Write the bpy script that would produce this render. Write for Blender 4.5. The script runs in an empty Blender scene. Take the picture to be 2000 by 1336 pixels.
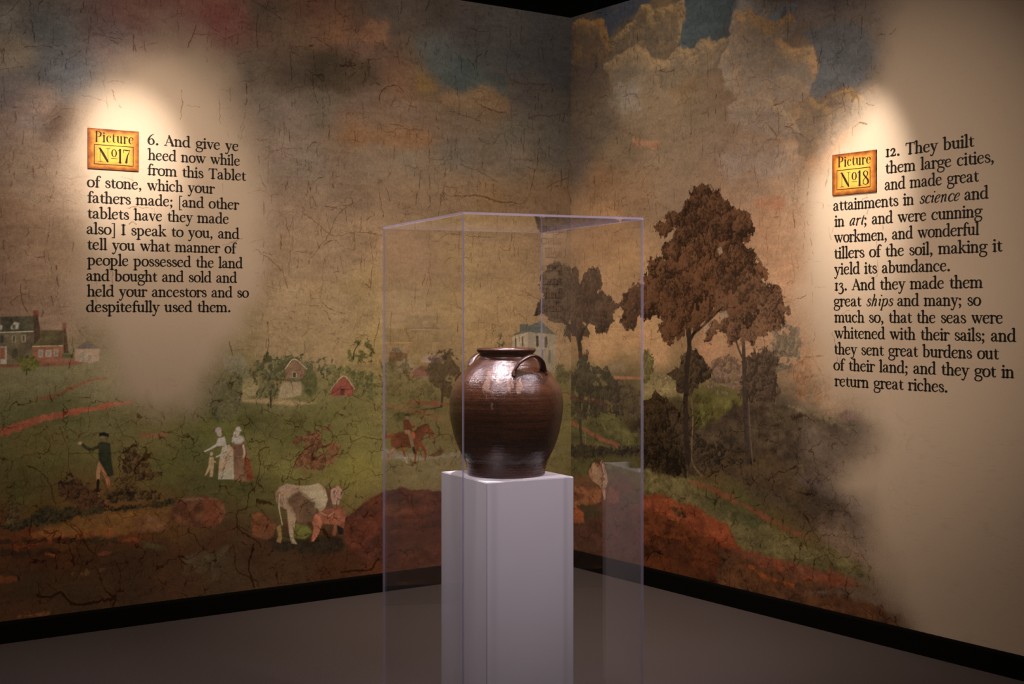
import bpy, bmesh, math, random
import numpy as np
from mathutils import Vector

scene = bpy.context.scene
COL = scene.collection

# ------------------------------------------------------------------ camera
EYE = 1.5
cd = bpy.data.cameras.new('camera')
cam = bpy.data.objects.new('camera', cd)
COL.objects.link(cam)
cam.location = (0, 0, EYE)
cam.rotation_euler = (math.pi / 2, 0, 0)
cd.sensor_width = 36.0
cd.lens = 36.0 * 2614 / 2000
cd.shift_y = (611 - 668) / 2000.0
cd.clip_start = 0.05
scene.camera = cam

# ------------------------------------------------------------------ world and exposure
w = bpy.data.worlds.new('world')
scene.world = w
w.use_nodes = True
w.node_tree.nodes['Background'].inputs[0].default_value = (1.0, 0.80, 0.62, 1)
w.node_tree.nodes['Background'].inputs[1].default_value = 0.042
vs = scene.view_settings
vs.view_transform = 'Standard'
vs.look = 'None'
vs.gamma = 1.0
vs.use_curve_mapping = False
vs.exposure = 0.0

# ------------------------------------------------------------------ the room's two walls, in plan
CX, CY = 0.349, 7.937                      # the corner where the walls meet
CA, SA = 0.8186, 0.5744
DL = Vector((-CA, -SA, 0))                 # along the left wall, away from the corner
DR = Vector((SA, -CA, 0))                  # along the right wall, away from the corner
WALL_H = 3.25


def on_left(s, z, off=0.0):
    return Vector((CX, CY, z)) + DL * s + DR * off


def on_right(t, z, off=0.0):
    return Vector((CX, CY, z)) + DR * t + DL * off


def meas_left(x, y):
    """a point measured on the photograph of the left wall -> metres along and up that wall"""
    k = (x - 1000.0) / 2614.0
    s = (CX - k * CY) / (CA - k * SA)
    return s, EYE + (611.0 - y) / 2614.0 * (CY - SA * s)


def meas_right(x, y):
    k = (x - 1000.0) / 2614.0
    t = (k * CY - CX) / (SA + k * CA)
    return t, EYE + (611.0 - y) / 2614.0 * (CY - CA * t)


# ------------------------------------------------------------------ lamps (ceiling track spots)
def spot(name, loc, target, power, color, size, blend, radius):
    ld = bpy.data.lights.new(name, 'SPOT')
    ld.energy = power
    ld.color = color
    ld.spot_size = math.radians(size)
    ld.spot_blend = blend
    ld.shadow_soft_size = radius
    o = bpy.data.objects.new(name, ld)
    COL.objects.link(o)
    o.location = loc
    o.rotation_euler = (Vector(target) - Vector(loc)).to_track_quat('-Z', 'Y').to_euler()
    return o


WARM = (1.0, 0.86, 0.68)
SOFT = (1.0, 0.79, 0.58)
COOL = (1.0, 0.85, 0.92)
# warm spots on the numbered plaques, and the washers that light the painted landscape
spot('plaque_spot', on_left(2.702, 3.4, 1.648), on_left(2.685, 2.235), 285, WARM, 21.5, 1.0, 0.03)
spot('plaque_spill_spot', on_left(2.693, 3.4, 1.387), on_left(2.621, 2.130), 82, SOFT, 43.9, 1.0, 0.05)
spot('mural_wash_spot', on_left(1.347, 3.9, 2.728), on_left(2.011, 0.155), 240, SOFT, 95.8, 1.0, 0.08)
spot('plaque_spot', on_right(2.268, 3.4, 1.000), on_right(2.174, 2.097), 230, WARM, 26.1, 1.0, 0.03)
spot('plaque_spill_spot', on_right(2.137, 3.4, 3.689), on_right(2.314, 1.861), 250, SOFT, 38.7, 1.0, 0.05)
spot('mural_wash_spot', on_right(1.1, 3.9, 2.5), on_right(0.98, 0.452), 265, SOFT, 79.9, 1.0, 0.08)
spot('mural_wash_spot', on_left(2.0, 3.9, 2.0), on_left(0.1, 2.95, 0.1), 110, SOFT, 66, 1.0, 0.08)  # unseen extra lamp, added to brighten the dim top corner
# spots on the jar: one overhead, the others around it
J = (-0.017, 4.148, 1.18)
spot('jar_spot', (-0.23, 4.05, 3.6), J, 520, COOL, 42, 1.0, 0.05)
spot('jar_spot', (-0.61, 2.36, 3.5), J, 250, COOL, 27, 1.0, 0.05)
spot('jar_spot', (-1.84, 4.77, 3.5), J, 170, COOL, 28, 1.0, 0.05)
spot('jar_spot', (1.35, 4.22, 3.5), J, 170, COOL, 28, 1.0, 0.05)
spot('jar_spot', (1.90, 3.06, 3.5), J, 190, COOL, 28, 1.0, 0.05)


# ------------------------------------------------------------------ small helpers
def tag(o, label=None, cat=None, group=None, kind=None):
    if label:
        o['label'] = label
    if cat:
        o['category'] = cat
    if group:
        o['group'] = group
    if kind:
        o['kind'] = kind
    return o


def empty(name, loc, rz=0.0):
    o = bpy.data.objects.new(name, None)
    COL.objects.link(o)
    o.location = loc
    o.rotation_euler = (0, 0, rz)
    o.empty_display_size = 0.1
    return o


def link(name, me, mat=None, parent=None, loc=None, smooth=False):
    o = bpy.data.objects.new(name, me)
    COL.objects.link(o)
    for m in (mat if isinstance(mat, (list, tuple)) else [mat] if mat else []):
        me.materials.append(m)
    if parent:
        o.parent = parent
    if loc:
        o.location = loc
    if smooth:
        for p in me.polygons:
            p.use_smooth = True
    return o


def bm_box(bm, x0, x1, y0, y1, z0, z1, mi=0):
    vs_ = [bm.verts.new((x, y, z)) for x in (x0, x1) for y in (y0, y1) for z in (z0, z1)]
    for q in ((0, 1, 3, 2), (4, 6, 7, 5), (0, 4, 5, 1), (2, 3, 7, 6), (0, 2, 6, 4), (1, 5, 7, 3)):
        f = bm.faces.new([vs_[i] for i in q])
        f.material_index = mi


def mesh_from(bm, name):
    bmesh.ops.recalc_face_normals(bm, faces=bm.faces)
    me = bpy.data.meshes.new(name)
    bm.to_mesh(me)
    bm.free()
    return me


class NT:
    """tiny node-tree writer"""
    def __init__(self, name):
        self.m = bpy.data.materials.new(name)
        self.m.use_nodes = True
        self.t = self.m.node_tree
        self.t.nodes.clear()
        self.out = self.t.nodes.new('ShaderNodeOutputMaterial')

    def n(self, kind, props=None, **ins):
        nd = self.t.nodes.new('ShaderNode' + kind)
        for k, v in (props or {}).items():
            setattr(nd, k, v)
        for k, v in ins.items():
            key = int(k[1:]) if k[0] == 'i' and k[1:].isdigit() else k.replace('_', ' ')
            self.set(nd, key, v)
        return nd

    def set(self, nd, key, v):
        s = nd.inputs[key]
        if hasattr(v, 'is_output'):
            self.t.links.new(v, s)
        else:
            s.default_value = v

    def surf(self, sock):
        self.t.links.new(sock, self.out.inputs['Surface'])
        return self.m

    def math(self, op, a, b=None, clamp=False):
        nd = self.n('Math', {'operation': op, 'use_clamp': clamp}, i0=a)
        if b is not None:
            self.set(nd, 1, b)
        return nd.outputs[0]

    def ramp(self, fac, stops, interp='LINEAR'):
        nd = self.n('ValToRGB', None, Fac=fac)
        cr = nd.color_ramp
        cr.interpolation = interp
        while len(cr.elements) < len(stops):
            cr.elements.new(0.5)
        for e, (p, c) in zip(cr.elements, stops):
            e.position = p
            e.color = (c[0], c[1], c[2], 1) if len(c) == 3 else c
        return nd.outputs[0]

    def mix(self, fac, a, b, blend='MIX'):
        nd = self.n('Mix', {'data_type': 'RGBA', 'blend_type': blend})
        self.set(nd, 0, fac)
        self.set(nd, 6, a)
        self.set(nd, 7, b)
        return nd.outputs[2]

    def noise(self, vec, scale, detail=4, rough=0.55):
        nd = self.n('TexNoise', None, Scale=scale, Detail=detail, Roughness=rough)
        if vec is not None:
            self.set(nd, 'Vector', vec)
        return nd.outputs[0]

    def bump(self, h, strength, dist):
        return self.n('Bump', None, Height=h, Strength=strength, Distance=dist).outputs[0]

    def coord(self, kind='Object'):
        return self.n('TexCoord').outputs[kind]

    def mapped(self, vec, scale):
        return self.n('Mapping', None, Vector=vec, Scale=scale).outputs[0]

    def principled(self, color, rough, spec=0.5, normal=None, **kw):
        p = self.n('BsdfPrincipled')
        self.set(p, 'Base Color', color if hasattr(color, 'is_output') else (*color, 1))
        self.set(p, 'Roughness', rough)
        self.set(p, 'Specular IOR Level', spec)
        if normal is not None:
            self.set(p, 'Normal', normal)
        for k, v in kw.items():
            self.set(p, k.replace('_', ' '), v)
        return self.surf(p.outputs[0])


# ------------------------------------------------------------------ plain materials
def mat_simple(name, color, rough=0.7, spec=0.3):
    return NT(name).principled(color, rough, spec)


M_INK = mat_simple('black_ink', (0.010, 0.007, 0.006), 0.55, 0.25)
M_BLACK = mat_simple('black_ceiling_paint', (0.004, 0.004, 0.004), 0.9, 0.1)
M_BASE = mat_simple('black_baseboard_vinyl', (0.004, 0.004, 0.004), 0.7, 0.06)


def mat_carpet():
    t = NT('grey_carpet')
    v = t.coord()
    fine = t.noise(v, 420, 2, 0.6)
    mid = t.noise(v, 60, 3, 0.6)
    big = t.noise(v, 1.6, 2, 0.5)
    a = t.mix(fine, (0.066, 0.054, 0.062, 1), (0.172, 0.144, 0.162, 1))
    b = t.mix(t.math('MULTIPLY', mid, 0.5), a, (0.084, 0.067, 0.073, 1))
    c = t.mix(t.math('MULTIPLY', big, 0.35), b, (0.084, 0.071, 0.073, 1))
    return t.principled(c, 0.95, 0.1, t.bump(fine, 0.6, 0.004))


def mat_pedestal():
    t = NT('white_pedestal_paint')
    v = t.coord()
    c = t.mix(t.noise(v, 7, 3), (0.60, 0.58, 0.60, 1), (0.64, 0.62, 0.63, 1))
    return t.principled(c, 0.42, 0.35, t.bump(t.noise(v, 160, 2), 0.05, 0.002))


def acrylic(name, tint, edge=False):
    """clear sheet: what is behind comes straight through, the surface mirrors by Fresnel"""
    t = NT(name)
    bf = t.n('NewGeometry').outputs['Backfacing']
    ior = t.math('ADD', 1.49, t.math('MULTIPLY', bf, 1 / 1.49 - 1.49))
    fr = t.n('Fresnel', None, IOR=ior).outputs[0]
    tr = t.n('BsdfTransparent', None, Color=(*tint, 1)).outputs[0]
    gl = t.n('BsdfGlossy', None, Color=(1, 1, 1, 1), Roughness=0.0 if not edge else 0.08).outputs[0]
    if edge:
        df = t.n('BsdfTranslucent', None, Color=(0.30, 0.28, 0.36, 1)).outputs[0]
        d2 = t.n('BsdfDiffuse', None, Color=(0.30, 0.28, 0.36, 1)).outputs[0]
        dd = t.n('AddShader', None, i0=df, i1=d2).outputs[0]
        tr = t.n('MixShader', None, Fac=0.40, i1=tr, i2=dd).outputs[0]
    mx = t.n('MixShader', None, Fac=fr, i1=tr, i2=gl).outputs[0]
    return t.surf(mx)


# ------------------------------------------------------------------ floor, ceiling, baseboards
bm = bmesh.new()
bm_box(bm, -9, 9, -3, 12, -0.05, 0)
tag(link('floor', mesh_from(bm, 'floor'), mat_carpet()), kind='structure')
bm = bmesh.new()
bm_box(bm, -9, 9, -3, 24, 4.6, 4.7)
tag(link('ceiling', mesh_from(bm, 'ceiling'), M_BLACK), kind='structure')


def baseboard(name, place, a0, a1):
    bm = bmesh.new()
    prof = [(0.0, 0.0), (0.013, 0.0), (0.013, 0.088), (0.010, 0.097), (0.004, 0.1), (0.0, 0.1)]
    ra = [bm.verts.new(place(a0, z, o)) for o, z in prof]
    rb = [bm.verts.new(place(a1, z, o)) for o, z in prof]
    n = len(prof)
    for i in range(n):
        j = (i + 1) % n
        bm.faces.new((ra[i], ra[j], rb[j], rb[i]))
    bm.faces.new(ra)
    bm.faces.new(rb)
    return tag(link(name, mesh_from(bm, name), M_BASE), kind='structure')


baseboard('baseboard_left', on_left, 0.013, 5.2)
baseboard('baseboard_right', on_right, 0.0, 5.2)


def catmull(pts, n):
    P = np.array(pts, float)
    Q = np.vstack([2 * P[0] - P[1], P, 2 * P[-1] - P[-2]])
    out = []
    for i in range(1, len(Q) - 2):
        for k in range(n):
            u = k / n
            a, b, c_, d = Q[i - 1], Q[i], Q[i + 1], Q[i + 2]
            out.append(0.5 * (2 * b + (c_ - a) * u + (2 * a - 5 * b + 4 * c_ - d) * u * u + (3 * b - a - 3 * c_ + d) * u ** 3))
    out.append(P[-1])
    return np.array(out)

# ------------------------------------------------------------------ the painted walls
# The mural is paint: every grid point of the wall carries the colour of the paint there (vertex colour, brightened behind the case to offset the acrylic's dimming);
# canvas weave and brush grain are added by the material.
def smooth01(x):
    x = np.clip(x, 0, 1)
    return x * x * (3 - 2 * x)


def vnoise(X, Y, seed, octaves=4, gain=0.55):
    """fractal value noise in about -1..1"""
    out = np.zeros(np.broadcast(X, Y).shape, np.float32)
    amp, tot = 1.0, 0.0
    for o in range(octaves):
        rng = np.random.RandomState(seed * 31 + o)
        tab = rng.rand(257, 257).astype(np.float32) * 2 - 1
        f = 2.0 ** o
        xs, ys = X * f + 13.7 * o, Y * f + 7.1 * o
        xi, yi = np.floor(xs), np.floor(ys)
        fx, fy = (xs - xi).astype(np.float32), (ys - yi).astype(np.float32)
        fx, fy = fx * fx * (3 - 2 * fx), fy * fy * (3 - 2 * fy)
        xi, yi = xi.astype(np.int32) & 255, yi.astype(np.int32) & 255
        a, b, c, d = tab[yi, xi], tab[yi, xi + 1], tab[yi + 1, xi], tab[yi + 1, xi + 1]
        out += amp * ((a + (b - a) * fx) * (1 - fy) + (c + (d - c) * fx) * fy)
        tot += amp
        amp *= gain
    return out / tot * 1.6


def worley(X, Y, seed, edge=False):
    """distance to the nearest jittered cell point (or to the cell border) and that cell's random value"""
    rng = np.random.RandomState(seed)
    jx, jy, rv = rng.rand(128, 128), rng.rand(128, 128), rng.rand(128, 128)
    xi, yi = np.floor(X).astype(np.int32), np.floor(Y).astype(np.int32)
    d1 = np.full(X.shape, 9.0, np.float32)
    d2 = np.full(X.shape, 9.0, np.float32)
    val = np.zeros(X.shape, np.float32)
    px = np.zeros(X.shape, np.float32)
    py = np.zeros(X.shape, np.float32)
    for dx in (-1, 0, 1):
        for dy in (-1, 0, 1):
            cx, cy = xi + dx, yi + dy
            i, j = cy & 127, cx & 127
            qx, qy = cx + jx[i, j] - X, cy + jy[i, j] - Y
            d = np.sqrt(qx * qx + qy * qy).astype(np.float32)
            near = d < d1
            d2 = np.where(near, d1, np.minimum(d2, d))
            val = np.where(near, rv[i, j], val)
            px = np.where(near, qx, px)
            py = np.where(near, qy, py)
            d1 = np.where(near, d, d1)
    return (d2 - d1, val) if edge else (d1, val, px, py)


class Mural:
    """a grid of paint, in metres: A along the wall from the corner, Z up"""
    def __init__(self, A, Z, flip):
        self.A, self.Z = np.array(A, np.float32), np.array(Z, np.float32)
        self.AA, self.ZZ = np.meshgrid(self.A, self.Z)
        self.col = np.zeros(self.AA.shape + (3,), np.float32)
        self.crack = np.zeros(self.AA.shape, np.float32)
        self.flip = flip
        self.seed = 50

    # -------------------------------------------------- broad colour fields
    def ground(self, pts, power=3.2):
        P = np.array(pts, np.float32)
        ga = np.linspace(self.A[0], self.A[-1], 170)
        gz = np.linspace(self.Z[0], self.Z[-1], 130)
        GA, GZ = np.meshgrid(ga, gz)
        wx = 0.05 * vnoise(GA * 3.1, GZ * 3.1, 3, 3)
        wz = 0.05 * vnoise(GA * 3.1, GZ * 3.1, 4, 3)
        d2 = ((GA + wx)[..., None] - P[:, 0]) ** 2 + (((GZ + wz)[..., None] - P[:, 1]) * 1.25) ** 2 + 0.0012
        wt = d2 ** (-power / 2)
        c = (wt[..., None] * np.log(P[:, 2:5])).sum(2) / wt.sum(2)[..., None]
        c = np.exp(c)
        iz = np.interp(self.Z, gz, np.arange(len(gz)))
        ia = np.interp(self.A, ga, np.arange(len(ga)))
        z0, a0 = np.minimum(iz.astype(int), len(gz) - 2), np.minimum(ia.astype(int), len(ga) - 2)
        fz, fa = (iz - z0)[:, None, None], (ia - a0)[None, :, None]
        self.col[:] = ((c[z0][:, a0] * (1 - fa) + c[z0][:, a0 + 1] * fa) * (1 - fz) +
                       (c[z0 + 1][:, a0] * (1 - fa) + c[z0 + 1][:, a0 + 1] * fa) * fz)

    def window(self, pts, pad):
        P = np.array(pts, np.float32)
        i0, i1 = np.searchsorted(self.A, (P[:, 0].min() - pad, P[:, 0].max() + pad))
        j0, j1 = np.searchsorted(self.Z, (P[:, 1].min() - pad, P[:, 1].max() + pad))
        if i1 <= i0 or j1 <= j0:
            return None
        return slice(j0, j1), slice(i0, i1)

    @staticmethod
    def sdf(X, Y, P):
        """signed distance to a closed polygon, negative inside"""
        P = np.array(P, np.float32)
        best = np.full(X.shape, 1e9, np.float32)
        inside = np.zeros(X.shape, bool)
        for (ax, ay), (bx, by) in zip(P, np.roll(P, -1, 0)):
            ex, ey = bx - ax, by - ay
            wx, wy = X - ax, Y - ay
            t = np.clip((wx * ex + wy * ey) / (ex * ex + ey * ey + 1e-12), 0, 1)
            best = np.minimum(best, (wx - ex * t) ** 2 + (wy - ey * t) ** 2)
            cr = ((ay <= Y) & (by > Y)) | ((by <= Y) & (ay > Y))
            inside ^= cr & (X < ax + (Y - ay) / (by - ay if abs(by - ay) > 1e-9 else 1e-9) * ex)
        d = np.sqrt(best)
        return np.where(inside, -d, d)

    @staticmethod
    def ldist(X, Y, P, W):
        """distance to a polyline minus its half width there"""
        best = np.full(X.shape, 1e9, np.float32)
        for (ax, ay), (bx, by), wa, wb in zip(P[:-1], P[1:], W[:-1], W[1:]):
            ex, ey = bx - ax, by - ay
            wx, wy = X - ax, Y - ay
            t = np.clip((wx * ex + wy * ey) / (ex * ex + ey * ey + 1e-12), 0, 1)
            best = np.minimum(best, np.sqrt((wx - ex * t) ** 2 + (wy - ey * t) ** 2) - (wa + (wb - wa) * t) / 2)
        return best

    def put(self, w, cov, color):
        c = cov[..., None]
        self.col[w] = self.col[w] * (1 - c) + np.asarray(color, np.float32) * c

    # -------------------------------------------------- brush marks
    def patch(self, pts, color, soft=0.004, rough=0.0, scale=20.0, alpha=1.0, tex=0.17, other=None):
        self.seed += 1
        w = self.window(pts, soft * 2 + rough * 2 + 0.01)
        if w is None:
            return
        X, Y = self.AA[w], self.ZZ[w]
        d = self.sdf(X, Y, pts)
        if rough:
            d = d + rough * vnoise(X * scale, Y * scale, self.seed, 3, 0.6)
        cov = smooth01(0.5 - d / (2 * soft)) * alpha
        n = vnoise(X * 22, Y * 34, self.seed + 7, 4, 0.75)
        c = np.array(color, np.float32) * (1 + tex * n[..., None])
        if other is not None:
            m = smooth01(0.5 + 1.1 * vnoise(X * 9, Y * 11, self.seed + 3, 4, 0.6))[..., None]
            c = c * (1 - m) + np.array(other, np.float32) * (1 + tex * n[..., None]) * m
        self.put(w, cov, c)

    def leaves(self, pts, dark, light, clump=0.05, rough=0.018, alpha=1.0, gaps=0.0, soft=0.0025):
        """foliage: ragged leafy outline, clumps that catch light on their upper left"""
        self.seed += 1
        w = self.window(pts, rough * 2.5 + 0.02)
        if w is None:
            return
        X, Y = self.AA[w], self.ZZ[w]
        d = self.sdf(X, Y, pts)
        d = d + rough * vnoise(X * 24, Y * 24, self.seed, 2, 0.6) + rough * 0.75 * vnoise(X * 95, Y * 95, self.seed + 1, 3, 0.7)
        cov = smooth01(0.5 - d / (2 * soft)) * alpha
        if gaps:
            g = vnoise(X * 22, Y * 22, self.seed + 5, 3, 0.65)
            cov = cov * smooth01(0.5 + (1 - gaps) * 4.0 - 3.2 * (g + 0.6))
        wx, wy = 0.4 * vnoise(X * 30, Y * 30, self.seed + 2, 2), 0.4 * vnoise(X * 30, Y * 30, self.seed + 3, 2)
        d1, rv, qx, qy = worley(X / clump + wx, Y / clump + wy, self.seed + 4)
        lit = 0.5 + 0.55 * (self.flip * qx * -1 - qy) * 0.8 + 0.35 * (rv - 0.5)
        lit = lit + 0.42 * vnoise(X * 110, Y * 110, self.seed + 6, 3, 0.75) + 0.25 * vnoise(X * 7, Y * 7, self.seed + 8, 2)
        m = smooth01(lit)[..., None]
        c = np.array(dark, np.float32) * (1 - m) + np.array(light, np.float32) * m
        self.put(w, cov, c)

    def cloud(self, pts, body, rim, r):
        """cumulus: scalloped edge, sunlit rims towards the upper right, puffs inside"""
        self.seed += 1
        w = self.window(pts, 0.09)
        if w is None:
            return
        X, Y = self.AA[w], self.ZZ[w]
        d = self.sdf(X, Y, pts) + 0.022 * vnoise(X * 11, Y * 11, self.seed, 4, 0.55)
        d1, rv, qx, qy = worley(X / r + 0.25 * vnoise(X * 12, Y * 12, self.seed + 1, 2), Y / r + 0.25 * vnoise(X * 12, Y * 12, self.seed + 2, 2), self.seed + 3)
        d = d - 0.10 * r * (0.7 - d1)
        low = smooth01((Y - Y.min()) / max(1e-3, (Y.max() - Y.min()) * 0.45))
        cov = smooth01(0.5 - d / 0.020) * (0.25 + 0.75 * low)
        gz, ga = np.gradient(d, self.Z[w[0]], self.A[w[1]])
        sun = np.clip(0.75 * gz - self.flip * 0.65 * ga, 0, 1.2)
        edge = smooth01(1 + d / (0.85 * r)) * sun
        puff = np.clip(0.30 + 0.9 * (-qy * 0.7 + self.flip * qx * 0.6), 0, 1) * (0.35 + 0.5 * rv)
        m = np.clip(0.95 * edge + 0.45 * puff + 0.16 * vnoise(X * 30, Y * 30, self.seed + 5, 3, 0.65), 0, 1)[..., None]
        self.put(w, cov, np.array(body, np.float32) * (1 - m) + np.array(rim, np.float32) * m)

    def line(self, pts, widths, color, soft=0.002, rough=0.0, alpha=1.0, tex=0.15):
        self.seed += 1
        P = catmull(pts, 6)[:, :2] if len(pts) > 2 else np.array(pts, float)
        W = np.interp(np.linspace(0, 1, len(P)), np.linspace(0, 1, len(widths)), widths)
        w = self.window(P, max(widths) + soft * 2 + rough * 2)
        if w is None:
            return
        X, Y = self.AA[w], self.ZZ[w]
        d = self.ldist(X, Y, P, W)
        if rough:
            d = d + rough * vnoise(X * 45, Y * 45, self.seed, 3, 0.6)
        cov = smooth01(0.5 - d / (2 * soft)) * alpha
        n = vnoise(X * 30, Y * 30, self.seed + 7, 3, 0.6)
        self.put(w, cov, np.array(color, np.float32) * (1 + tex * n[..., None]))

    def dab(self, p, ra, rz, color, soft=0.35, alpha=1.0):
        w = self.window([(p[0] - ra * 1.5, p[1] - rz * 1.5), (p[0] + ra * 1.5, p[1] + rz * 1.5)], 0.01)
        if w is None:
            return
        X, Y = self.AA[w], self.ZZ[w]
        r = np.sqrt(((X - p[0]) / ra) ** 2 + ((Y - p[1]) / rz) ** 2)
        self.put(w, smooth01((1 + soft - r) / (2 * soft)) * alpha, color)

    def rect(self, a, b, color, **k):
        (x0, y0), (x1, y1) = a, b
        self.patch([(x0, y0), (x1, y0), (x1, y1), (x0, y1)], color, **k)

    # -------------------------------------------------- age
    def fissure(self, pts, width=0.0042, depth=0.62, broken=0.0):
        """one crack in the paint layer"""
        self.seed += 1
        P = catmull(pts, 5)[:, :2] if len(pts) > 2 else np.array(pts, float)
        w = self.window(P, 0.02)
        if w is None:
            return
        X, Y = self.AA[w], self.ZZ[w]
        wx = X + 0.004 * vnoise(X * 60, Y * 60, self.seed, 2)
        wy = Y + 0.004 * vnoise(X * 60, Y * 60, self.seed + 1, 2)
        d = self.ldist(wx, wy, P, np.full(len(P), width))
        cov = smooth01(0.5 - d / 0.003) * depth
        if broken:
            cov = cov * smooth01(0.5 + 1.6 * (vnoise(X * 26, Y * 26, self.seed + 2, 2) + 0.3 - broken))
        self.crack[w] = np.maximum(self.crack[w], cov)

    def network(self, mask, cell, width, depth, seed, keep):
        """shrinkage craquelure: borders of irregular islands of paint"""
        w = np.where(mask > 0.02)
        if not len(w[0]):
            return
        j0, j1, i0, i1 = w[0].min(), w[0].max() + 1, w[1].min(), w[1].max() + 1
        s = (slice(j0, j1), slice(i0, i1))
        X, Y = self.AA[s], self.ZZ[s]
        wx = 0.28 * vnoise(X / cell * 1.3, Y / cell * 1.3, seed, 4, 0.6)
        wy = 0.28 * vnoise(X / cell * 1.3, Y / cell * 1.3, seed + 1, 4, 0.6)
        e, _ = worley(X / cell + wx, Y / cell + wy, seed + 2, True)
        vis = smooth01(0.5 + 2.2 * (vnoise(X / cell * 0.9, Y / cell * 0.9, seed + 3, 2) + keep))
        wd = width * (0.55 + 0.6 * (vnoise(X / cell * 2, Y / cell * 2, seed + 4, 2) + 0.5)) / cell
        cov = smooth01(1.3 - e / np.maximum(wd, 1e-4)) * vis * mask[s] * depth
        self.crack[s] = np.maximum(self.crack[s], cov)

    def sky_cracks(self, n, a_range, z_range, seed, mask):
        """fine, mostly upright or level splits that follow the canvas"""
        rng = random.Random(seed)
        for _ in range(n):
            a, z = rng.uniform(*a_range), rng.uniform(*z_range)
            i, j = min(np.searchsorted(self.A, a), len(self.A) - 1), min(np.searchsorted(self.Z, z), len(self.Z) - 1)
            if rng.random() > mask[j, i]:
                continue
            up = rng.random() < 0.68
            L = rng.uniform(0.03, 0.20) if up else rng.uniform(0.03, 0.14)
            p, pts = [a, z], [(a, z)]
            ang = (math.pi / 2 if up else 0) + rng.gauss(0, 0.06 if up else 0.22)
            for k in range(4):
                ang += rng.gauss(0, 0.10 if up else 0.28)
                p = [p[0] + math.cos(ang) * L / 4, p[1] - math.sin(ang) * L / 4]
                pts.append(tuple(p))
            dp = rng.choice((0.4, 0.55, 0.75, 0.9))
            self.fissure(pts, rng.uniform(0.0020, 0.0042), dp, 0.28)
            if rng.random() < 0.25:
                q = pts[rng.choice((0, 2, 4))]
                s = rng.choice((-1, 1))
                self.fissure([q, (q[0] + s * rng.uniform(0.02, 0.05), q[1] + rng.gauss(0, 0.006)),
                              (q[0] + s * rng.uniform(0.06, 0.12), q[1] + rng.gauss(0, 0.015))], 0.0022, dp * 0.8, 0.3)

    def weather(self, amt, fade):
        X, Y = self.AA, self.ZZ
        n = 0.50 * vnoise(X * 5, Y * 7, 901, 5, 0.62) + 0.42 * vnoise(X * 14, Y * 46, 902, 4, 0.6) + 0.42 * vnoise(X * 75, Y * 75, 903, 3, 0.7)
        tint = vnoise(X * 4, Y * 4, 905, 3)[..., None] * np.array([0.05, 0.0, -0.06], np.float32)
        k = (amt * (1 - 0.85 * fade))[..., None]
        self.col *= np.clip(1 + k * (n[..., None] + tint), 0.3, 1.8)

    def finish(self, crack_color):
        c = self.crack[..., None]
        self.col *= (1 - c) + c * np.array(crack_color, np.float32)
        np.clip(self.col, 0.004, 0.9, out=self.col)


def mat_mural():
    t = NT('painted_mural')
    v = t.coord()
    paint = t.n('Attribute', {'attribute_name': 'paint'})
    grain = t.noise(v, 210, 3, 0.7)
    weave_z = t.noise(t.mapped(v, (60, 60, 900)), 1.0, 2, 0.5)
    weave_a = t.noise(t.mapped(v, (700, 700, 30)), 1.0, 2, 0.5)
    g = t.math('ADD', t.math('MULTIPLY', grain, 0.9), t.math('ADD', t.math('MULTIPLY', weave_z, 0.5), t.math('MULTIPLY', weave_a, 0.45)))
    amp = t.math('MULTIPLY', paint.outputs['Alpha'], 1.15)
    k = t.math('ADD', 1.0, t.math('MULTIPLY', amp, t.math('SUBTRACT', g, 0.925)))
    kk = t.n('CombineXYZ', None, X=k, Y=k, Z=k).outputs[0]
    c = t.mix(1.0, paint.outputs['Color'], kk, 'MULTIPLY')
    return t.principled(c, 0.80, 0.06, t.bump(g, 0.10, 0.002))


M_MURAL = mat_mural()


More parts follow.
